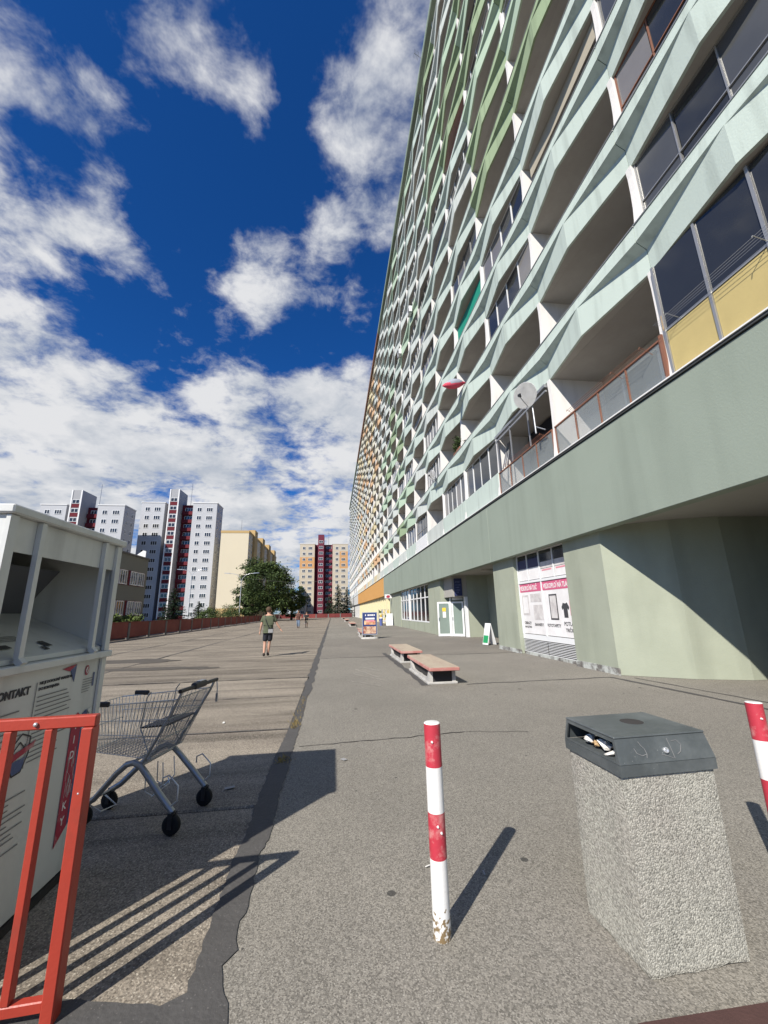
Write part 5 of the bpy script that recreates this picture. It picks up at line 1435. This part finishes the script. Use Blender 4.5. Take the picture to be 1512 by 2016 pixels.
# ------------------------------------------------------------------ trees
def leaves(cx, cy, cz, rx, ry, rz, nclump, per, size, seed, shell=.55, flat=.6):
    r = random.Random(seed); v = []; f = []; mi = []
    cl = []
    while len(cl) < nclump:
        d = Vector((r.gauss(0, 1), r.gauss(0, 1), r.gauss(0, 1))).normalized()
        q = shell + (1 - shell) * r.random() ** .6
        bulge = 1 + .16 * math.sin(3.1 * d.x + 2 * d.z + seed) + .12 * math.sin(5.3 * d.y + 4 * d.z)
        cl.append((Vector((d.x * rx * q * bulge, d.y * ry * q * bulge, d.z * rz * q * bulge)), r.uniform(.7, 1.4), r.random()))
    for (c_, s_, tone) in cl:
        sg = .13 * (rx + ry + rz) / 3 * s_
        for i in range(per):
            p = Vector((r.gauss(0, sg), r.gauss(0, sg), r.gauss(0, sg * flat))) + c_
            n_ = Vector((r.gauss(0, 1), r.gauss(0, 1), abs(r.gauss(0, 1)) + .25)).normalized()
            u = n_.orthogonal().normalized(); w = n_.cross(u); a = r.uniform(0, 6.28)
            uu = u * math.cos(a) + w * math.sin(a); ww = n_.cross(uu); sz = size * r.uniform(.6, 1.4)
            p += Vector((cx, cy, cz)); k = len(v)
            v += [p - uu * sz, p + ww * sz * .5, p + uu * sz, p - ww * sz * .5]
            f.append((k, k + 1, k + 2, k + 3)); mi.append(min(2, int((tone * .7 + r.random() * .3) * 3)))
    return v, f, mi
def crown(name, parent, args, mats):
    v, f, mi = leaves(*args)
    me = D.meshes.new(name); me.from_pydata([tuple(p) for p in v], [], f)
    for m in mats: me.materials.append(MATS[m])
    me.polygons.foreach_set('material_index', mi); me.update()
    return link(name, me, parent)
def tree(loc, h, rx, ry, rz, label, seed, ncl=150, per=110, size=.22, group=None):
    t = thing('broadleaf_tree', label, 'tree', loc, 0, group)
    r = random.Random(seed)
    th = h - rz * 1.5
    tr = MB(); tr.tube([(0, 0, -.2), (.05, 0, th * .5), (.1, .1, th), (0, .1, h - rz)], .32, 9, r2=.14)
    tr.build('trunk', 'bark', t)
    for i in range(9):
        a = i * 2.4; z = th * .6 + i * .35
        e = Vector((math.cos(a) * rx * .7, math.sin(a) * ry * .7, h - rz + r.uniform(-.4, .5) * rz))
        MB().tube([(0.05, .05, z), (e.x * .45, e.y * .45, z + (e.z - z) * .55), tuple(e)], .11, 6, r2=.025).build('limb', 'bark', t)
    crown('crown', t, (0, 0, h - rz, rx, ry, rz, ncl, per, size, seed), ['leaf_c', 'leaf_a', 'leaf_b'])
    return t
tree((-14.2, 92, -.1), 13.0, 5.4, 4.6, 5.3, 'big dark green broadleaf tree beyond the terrace in front of the yellow block', 21, 210, 130, .20)
tree((-18.4, 96, -.1), 9.0, 3.2, 3.4, 3.9, 'smaller green tree at the left foot of the big broadleaf tree', 22, 90, 100, .2)
tree((-9.6, 99, -.1), 7.6, 3.0, 2.6, 3.2, 'low bushy tree at the right foot of the big broadleaf tree', 23, 80, 100, .2)
def conifer(loc, h, r0, label, seed, group='dark conifers beyond the terrace'):
    t = thing('conifer_tree', label, 'tree', loc, 0, group); r = random.Random(seed)
    MB().tube([(0, 0, -.2), (0, 0, h * .96)], .2, 7, r2=.03).build('trunk', 'bark', t)
    v = []; f = []; mi = []
    tiers = int(h * 2.6)
    for i in range(tiers):
        s = i / tiers; z = .5 + (h - .6) * s; R0 = r0 * (1 - s) ** .75 * r.uniform(.8, 1.12) + .12
        nb = max(5, int(13 * (1 - s * .6)))
        for b in range(nb):
            a = r.uniform(0, 6.28); Lb = R0 * r.uniform(.7, 1.1)
            for q in range(max(6, int(Lb * 26))):
                d = Lb * r.random() ** .7; p = Vector((math.cos(a) * d, math.sin(a) * d, z - .22 * d + .10 * d * d / max(r0, .1) + r.gauss(0, .07)))
                p += Vector((r.gauss(0, .10), r.gauss(0, .10), 0))
                dr = Vector((math.cos(a) + r.gauss(0, .6), math.sin(a) + r.gauss(0, .6), r.gauss(-.1, .35))).normalized(); w = dr.cross(Vector((0, 0, 1)))
                w = w.normalized() if w.length > .01 else Vector((1, 0, 0)); w = (w + Vector((0, 0, r.gauss(0, .5)))).normalized()
                sz = r.uniform(.12, .24); k = len(v)
                v += [p - dr * sz, p + w * sz * .35, p + dr * sz, p - w * sz * .35]; f.append((k, k + 1, k + 2, k + 3)); mi.append(0 if r.random() < .6 else 1)
    me = D.meshes.new('crown'); me.from_pydata([tuple(p) for p in v], [], f)
    for m in ('needle_a', 'needle_b'): me.materials.append(MATS[m])
    me.polygons.foreach_set('material_index', mi); me.update(); link('crown', me, t)
conifer((1.6, 126, -.1), 10.3, 3.0, 'tall dark conifer at the end of the terrace before the cream tower', 31)
conifer((4.4, 129, -.1), 9.6, 2.6, 'dark conifer beside the far end of the long block', 32)
conifer((-.9, 131, -.1), 7.2, 2.2, 'smaller conifer left of the tall one before the cream tower', 33)
conifer((-34.6, 95, -.1), 7.8, 3.4, 'broad dark pine under the pale grey tower, beside the double-armed lamp', 34)
conifer((-30.5, 99, -.1), 5.0, 1.9, 'small dark conifer right of the broad pine behind the fence', 35)
def bush(loc, rx, ry, rz, label, seed, mats=('leaf_a', 'bush_a', 'leaf_b')):
    t = thing('bush', label, 'bush', loc, 0, 'bushes behind the fence')
    MB().tube([(0, 0, -.1), (.05, 0, rz)], .06, 6).build('stem', 'bark', t)
    crown('foliage', t, (0, 0, rz, rx, ry, rz, 46, 90, .10, seed, .4, .8), list(mats))
bush((-16.6, 31.5, -.1), .9, 2.4, 1.0, 'yellow-green bush behind the fence next to the clothes bank', 41)
bush((-16.8, 36.5, -.1), .9, 2.6, .95, 'yellow-green bush behind the fence below the low grey building', 42)
bush((-17.5, 62.0, -.1), 1.2, 4.0, 1.2, 'dark green bush behind the fence left of the big tree', 43, ('leaf_c', 'leaf_a', 'leaf_b'))
bush((-17.2, 72.0, -.1), 1.4, 4.0, 1.5, 'dark green bush behind the fence at the foot of the lamp post', 44, ('leaf_c', 'leaf_a', 'leaf_b'))
# balcony plants on the second balcony floor
t = thing('balcony_plant', 'leafy potted plant trailing over a balcony of the near section', 'plant', (6.62, yp_(3) + .5, zb(1) + 1.23))
MB().box(-.12, .12, -.5, .6, 0, .16, bev=.02).build('trough', 'frame_brown', t)
crown('foliage', t, (0, .0, .42, .25, .7, .38, 22, 40, .05, 51, .3, .9), ['leaf_c', 'leaf_a', 'leaf_b'])

# ------------------------------------------------------------------ people
def skin(verts, edges, rad, root, m, name, parent, sub=2):
    me = D.meshes.new('sk'); me.from_pydata(verts, edges, []); ob = D.objects.new('sk', me); COL.objects.link(ob)
    md = ob.modifiers.new('s', 'SKIN'); md.use_smooth_shade = True
    for i, sv in enumerate(me.skin_vertices[0].data):
        rr = rad[i]; sv.radius = (rr, rr) if isinstance(rr, (int, float)) else rr
        sv.use_root = (i == root)
    sb = ob.modifiers.new('b', 'SUBSURF'); sb.levels = sub; sb.render_levels = sub
    dg = bpy.context.evaluated_depsgraph_get(); dg.update()
    r = D.meshes.new_from_object(ob.evaluated_get(dg)); D.objects.remove(ob)
    r.materials.clear()
    r.materials.append(MATS[m])
    for p in r.polygons: p.use_smooth = True
    return link(name, r, parent)
def chain(V, E, Rr, pts, start=None):
    prev = start
    for (p, r) in pts:
        V.append(p); Rr.append(r); i = len(V) - 1
        if prev is not None: E.append((prev, i))
        prev = i
    return prev
def person(loc, rz, label, s, arms, legs, shirt, lower, lower_len, shoe, hair='hair_brown', head_turn=0, long_hair=False):
    """local +y is the walking direction; arms/legs: joint positions for (left, right)"""
    t = thing('person', label, 'person', loc, rz); t.scale = (s, s, s)
    V = []; E = []; Rr = []
    chain(V, E, Rr, [((0, 0, .95), .13), ((0, .0, 1.12), .125), ((0, -.01, 1.32), .15), ((0, -.015, 1.44), .10), ((0, .0, 1.52), .055), ((0, .02, 1.585), .075), ((0, .025, 1.66), .092), ((0, .02, 1.73), .07)])
    for (sh, el, wr) in arms:
        chain(V, E, Rr, [(sh, .062), (tuple((Vector(sh) + Vector(el)) / 2), .050), (el, .042), (tuple((Vector(el) + Vector(wr)) / 2), .038), (wr, .027)], 3)
    for (hp, kn, an, toe) in legs:
        k = chain(V, E, Rr, [(hp, .10), (tuple((Vector(hp) + Vector(kn)) / 2), .078), (kn, .055), (tuple((Vector(kn) * .6 + Vector(an) * .4)), .056), (an, .036)], 0)
    skin(V, E, Rr, 0, 'skin', 'body', t)
    # hands: palm and five fingers
    for ai, (sh, el, wr) in enumerate(arms):
        d = (Vector(wr) - Vector(el)).normalized(); sd = d.cross(Vector((0, 1, 0)))
        sd = sd.normalized() if sd.length > .1 else Vector((1, 0, 0)); ff = sd.cross(d).normalized(); w = Vector(wr)
        Vh = []; Eh = []; Rh = []
        chain(Vh, Eh, Rh, [(tuple(w), .024), (tuple(w + d * .05), .030), (tuple(w + d * .085), .030)])
        for q, (o_, l_) in enumerate(((-.028, .055), (-.010, .068), (.010, .062), (.027, .048))):
            b = w + d * .088 + ff * o_
            chain(Vh, Eh, Rh, [(tuple(b), .0095), (tuple(b + d * l_ * .55 + sd * .010), .0085), (tuple(b + d * l_ * .9 + sd * .028), .007)], 2)
        b = w + d * .03 + ff * .03
        chain(Vh, Eh, Rh, [(tuple(b), .011), (tuple(b + d * .035 + ff * .022), .010), (tuple(b + d * .065 + ff * .026), .008)], 1)
        skin(Vh, Eh, Rh, 0, 'skin', 'hand', t, 1)
    # shirt with short sleeves
    V = []; E = []; Rr = []
    chain(V, E, Rr, [((0, 0, .90), (.185, .155)), ((0, .0, 1.02), (.185, .155)), ((0, .0, 1.15), (.18, .155)), ((0, -.01, 1.30), (.20, .175)), ((0, -.015, 1.42), (.15, .14)), ((0, -.01, 1.48), (.085, .08))])
    for (sh, el, wr) in arms:
        S = Vector(sh); Eo = Vector(el)
        chain(V, E, Rr, [(tuple(S + (Eo - S) * .05), .088), (tuple(S + (Eo - S) * .45), .082), (tuple(S + (Eo - S) * .72), .080)], 3)
    skin(V, E, Rr, 1, shirt, 'shirt', t)
    V = []; E = []; Rr = []
    chain(V, E, Rr, [((0, 0, 1.0), (.155, .125)), ((0, 0, .90), (.165, .13))])
    for (hp, kn, an, toe) in legs:
        hp, kn, an = Vector(hp), Vector(kn), Vector(an)
        pts = [(tuple(hp + (kn - hp) * .15), .115), (tuple(hp + (kn - hp) * .55), .105), (tuple(hp + (kn - hp) * .92), .10)]
        if lower_len > 1: pts += [(tuple(kn + (an - kn) * .3), .085), (tuple(kn + (an - kn) * .9), .07)]
        chain(V, E, Rr, pts, 1)
    skin(V, E, Rr, 0, lower, 'trousers' if lower_len > 1 else 'shorts', t)
    for (hp, kn, an, toe) in legs:
        a = Vector(an); tt = Vector(toe)
        V = []; E = []; Rr = []
        chain(V, E, Rr, [(tuple(a + Vector((0, -.03, .06))), .052), (tuple(a + Vector((0, -.035, -.03))), .05), (tuple(a.lerp(tt, .5) + Vector((0, 0, -.01))), .045), (tuple(tt), .036)])
        skin(V, E, Rr, 0, shoe, 'shoe', t, 1)
    # hair cap, ears, eyes, nose
    m = Matrix.Translation((0, .005, 1.70)) @ Matrix.Rotation(head_turn, 4, 'Z')
    hr = MB(); prof = [(.001, .105), (.06, .092), (.098, .045), (.108, -.01), (.098, -.055), (.078, -.085)]
    hr.lathe(prof, 0, -.012, 20, m); 
    if long_hair: hr.lathe([(.095, .0), (.11, -.1), (.10, -.25), (.06, -.30)], 0, -.03, 16, m)
    hr.build('hair', hair, t)
    for sg in (-1, 1):
        MB().lathe([(.001, -.012), (.018, -.006), (.02, .006), (.001, .012)], 0, 0, 10, m @ Matrix.Translation((sg * .103, .01, -.04)) @ Matrix.Diagonal((.6, 1, 1.6, 1))).build('ear', 'skin', t)
        MB().lathe([(.001, -.008), (.012, 0), (.001, .008)], 0, 0, 8, m @ Matrix.Translation((sg * .034, .108, -.045))).build('eye', 'plastic_black', t)
    MB().tube([m @ Vector((0, .10, -.035)), m @ Vector((0, .135, -.075)), m @ Vector((0, .11, -.085))], .013, 6).build('nose', 'skin', t)
    MB().box(-.024, .024, .105, .115, -.115, -.108, M_=m).build('mouth', 'red_cloth', t)
    return t
A = ((-.19, -.01, 1.42), (.19, -.01, 1.42))
man = person((-2.46, 16.5, 0), R(4), 'man walking away in an olive T-shirt and dark shorts', 1.03,
             [(A[0], (-.25, -.04, 1.14), (-.29, .03, .91)), (A[1], (.31, .0, 1.17), (.44, .02, .98))],
             [((-.085, 0, .88), (-.10, .03, .50), (-.11, -.05, .10), (-.12, .11, .045)), ((.085, 0, .88), (.06, .06, .50), (.02, .10, .10), (.03, .26, .045))],
             'shirt_olive', 'shorts_navy', .5, 'shoe_dark', head_turn=R(-35))
bag = thing('shoulder_bag', 'grey shoulder bag with a black strap on the back of the walking man', 'bag', (-2.46, 16.5, 0), R(4)); bag.scale = (1.03,) * 3
MB().box(.02, .20, -.215, -.155, .84, 1.0, bev=.02).build('pouch', 'bag_grey', bag)
MB().box(.015, .205, -.22, -.15, .985, 1.02, bev=.012).build('flap', 'plastic_black', bag)
MB().tube([(.05, -.185, 1.0), (-.02, -.165, 1.15), (-.09, -.165, 1.32), (-.12, -.11, 1.46), (-.11, -.02, 1.495), (-.06, .10, 1.42)], .013, 6).build('strap', 'plastic_black', bag)
p2 = person((-3.62, 45.0, 0), R(178), 'distant person in a brown top and blue jeans walking on the slabs', 1.03,
            [(A[0], (-.25, .02, 1.14), (-.26, .10, .92)), (A[1], (.25, -.04, 1.14), (.30, -.06, .90))],
            [((-.085, 0, .88), (-.09, .10, .50), (-.09, .12, .10), (-.09, .28, .045)), ((.085, 0, .88), (.09, -.02, .50), (.09, -.20, .12), (.09, -.05, .05))],
            'shirt_brown', 'jeans', 1.5, 'shoe_dark', long_hair=True)
p3 = person((-2.82, 45.9, 0), R(176), 'distant person in a black top and pale shorts beside the one in jeans', .93,
            [(A[0], (-.26, .02, 1.16), (-.10, .20, 1.12)), (A[1], (.25, -.02, 1.14), (.27, .04, .91))],
            [((-.085, 0, .88), (-.09, .05, .50), (-.09, .0, .10), (-.09, .16, .045)), ((.085, 0, .88), (.09, .02, .50), (.09, -.10, .11), (.09, .06, .05))],
            'shirt_black', 'khaki', .5, 'shoe_dark')
t = thing('closed_parasol', 'tall dark closed parasol standing far off behind the two distant people', 'parasol', (-3.9, 62, 0))
MB().tube([(0, 0, 0), (0, 0, 3.0)], .025, 6).build('pole', 'metal_grey', t)
MB().lathe([(.0, 1.35), (.14, 1.4), (.20, 1.8), (.15, 2.4), (.06, 2.9), (.0, 3.05)], 0, 0, 12).build('canopy', 'shorts_navy', t)
MB().lathe([(.35, 0), (.33, .08), (.05, .12), (.05, .3)], 0, 0, 14).build('base', 'fence_post', t)

# ------------------------------------------------------------------ litter and weeds
rl = random.Random(9)
def scrap(x, y, a, b, m, label, cat='litter'):
    o = MB().box(-a / 2, a / 2, -b / 2, b / 2, 0, .004, bev=.001).build('paper_scrap', m); o.location = (x, y, .008); o.rotation_euler = (rl.uniform(-.05, .05), rl.uniform(-.05, .05), rl.uniform(0, 3)); return tag(o, label, cat)
scrap(.62, 2.98, .035, .008, 'paper', 'cigarette end right behind the middle bollard')
scrap(.95, 2.86, .04, .01, 'bag_grey', 'small flat scrap lying in the shadow of the middle bollard')
scrap(-1.62, 6.9, .07, .03, 'paper', 'pale scrap on the slabs right of the trolley handle')
scrap(1.42, 2.42, .02, .012, 'paper', 'tiny white crumb by the left foot of the litter bin')
scrap(.14, 5.0, .07, .05, 'bag_grey', 'grey leaf scrap inside the corner of the clothes bank shadow')
scrap(-.95, 4.45, .09, .05, 'bag_grey', 'dry leaf on the shaded slabs beside the trolley wheel')
dg_ = []
mb = MB()
for i in range(260):
    y = rl.choice([rl.uniform(6.35, 6.75), rl.uniform(6.6, 8.6), rl.uniform(5.0, 5.2)]); x = -.53 + rl.gauss(0, .035)
    h = rl.uniform(.01, .05); a = rl.uniform(0, 6.28); dx, dy = math.cos(a) * h * .9, math.sin(a) * h * .9
    mb.poly([(x, y, .007), (x + .006, y + .003, .007), (x + dx, y + dy, .007 + h)])
stuff(mb.build('dry_grass', 'grass_dry'))
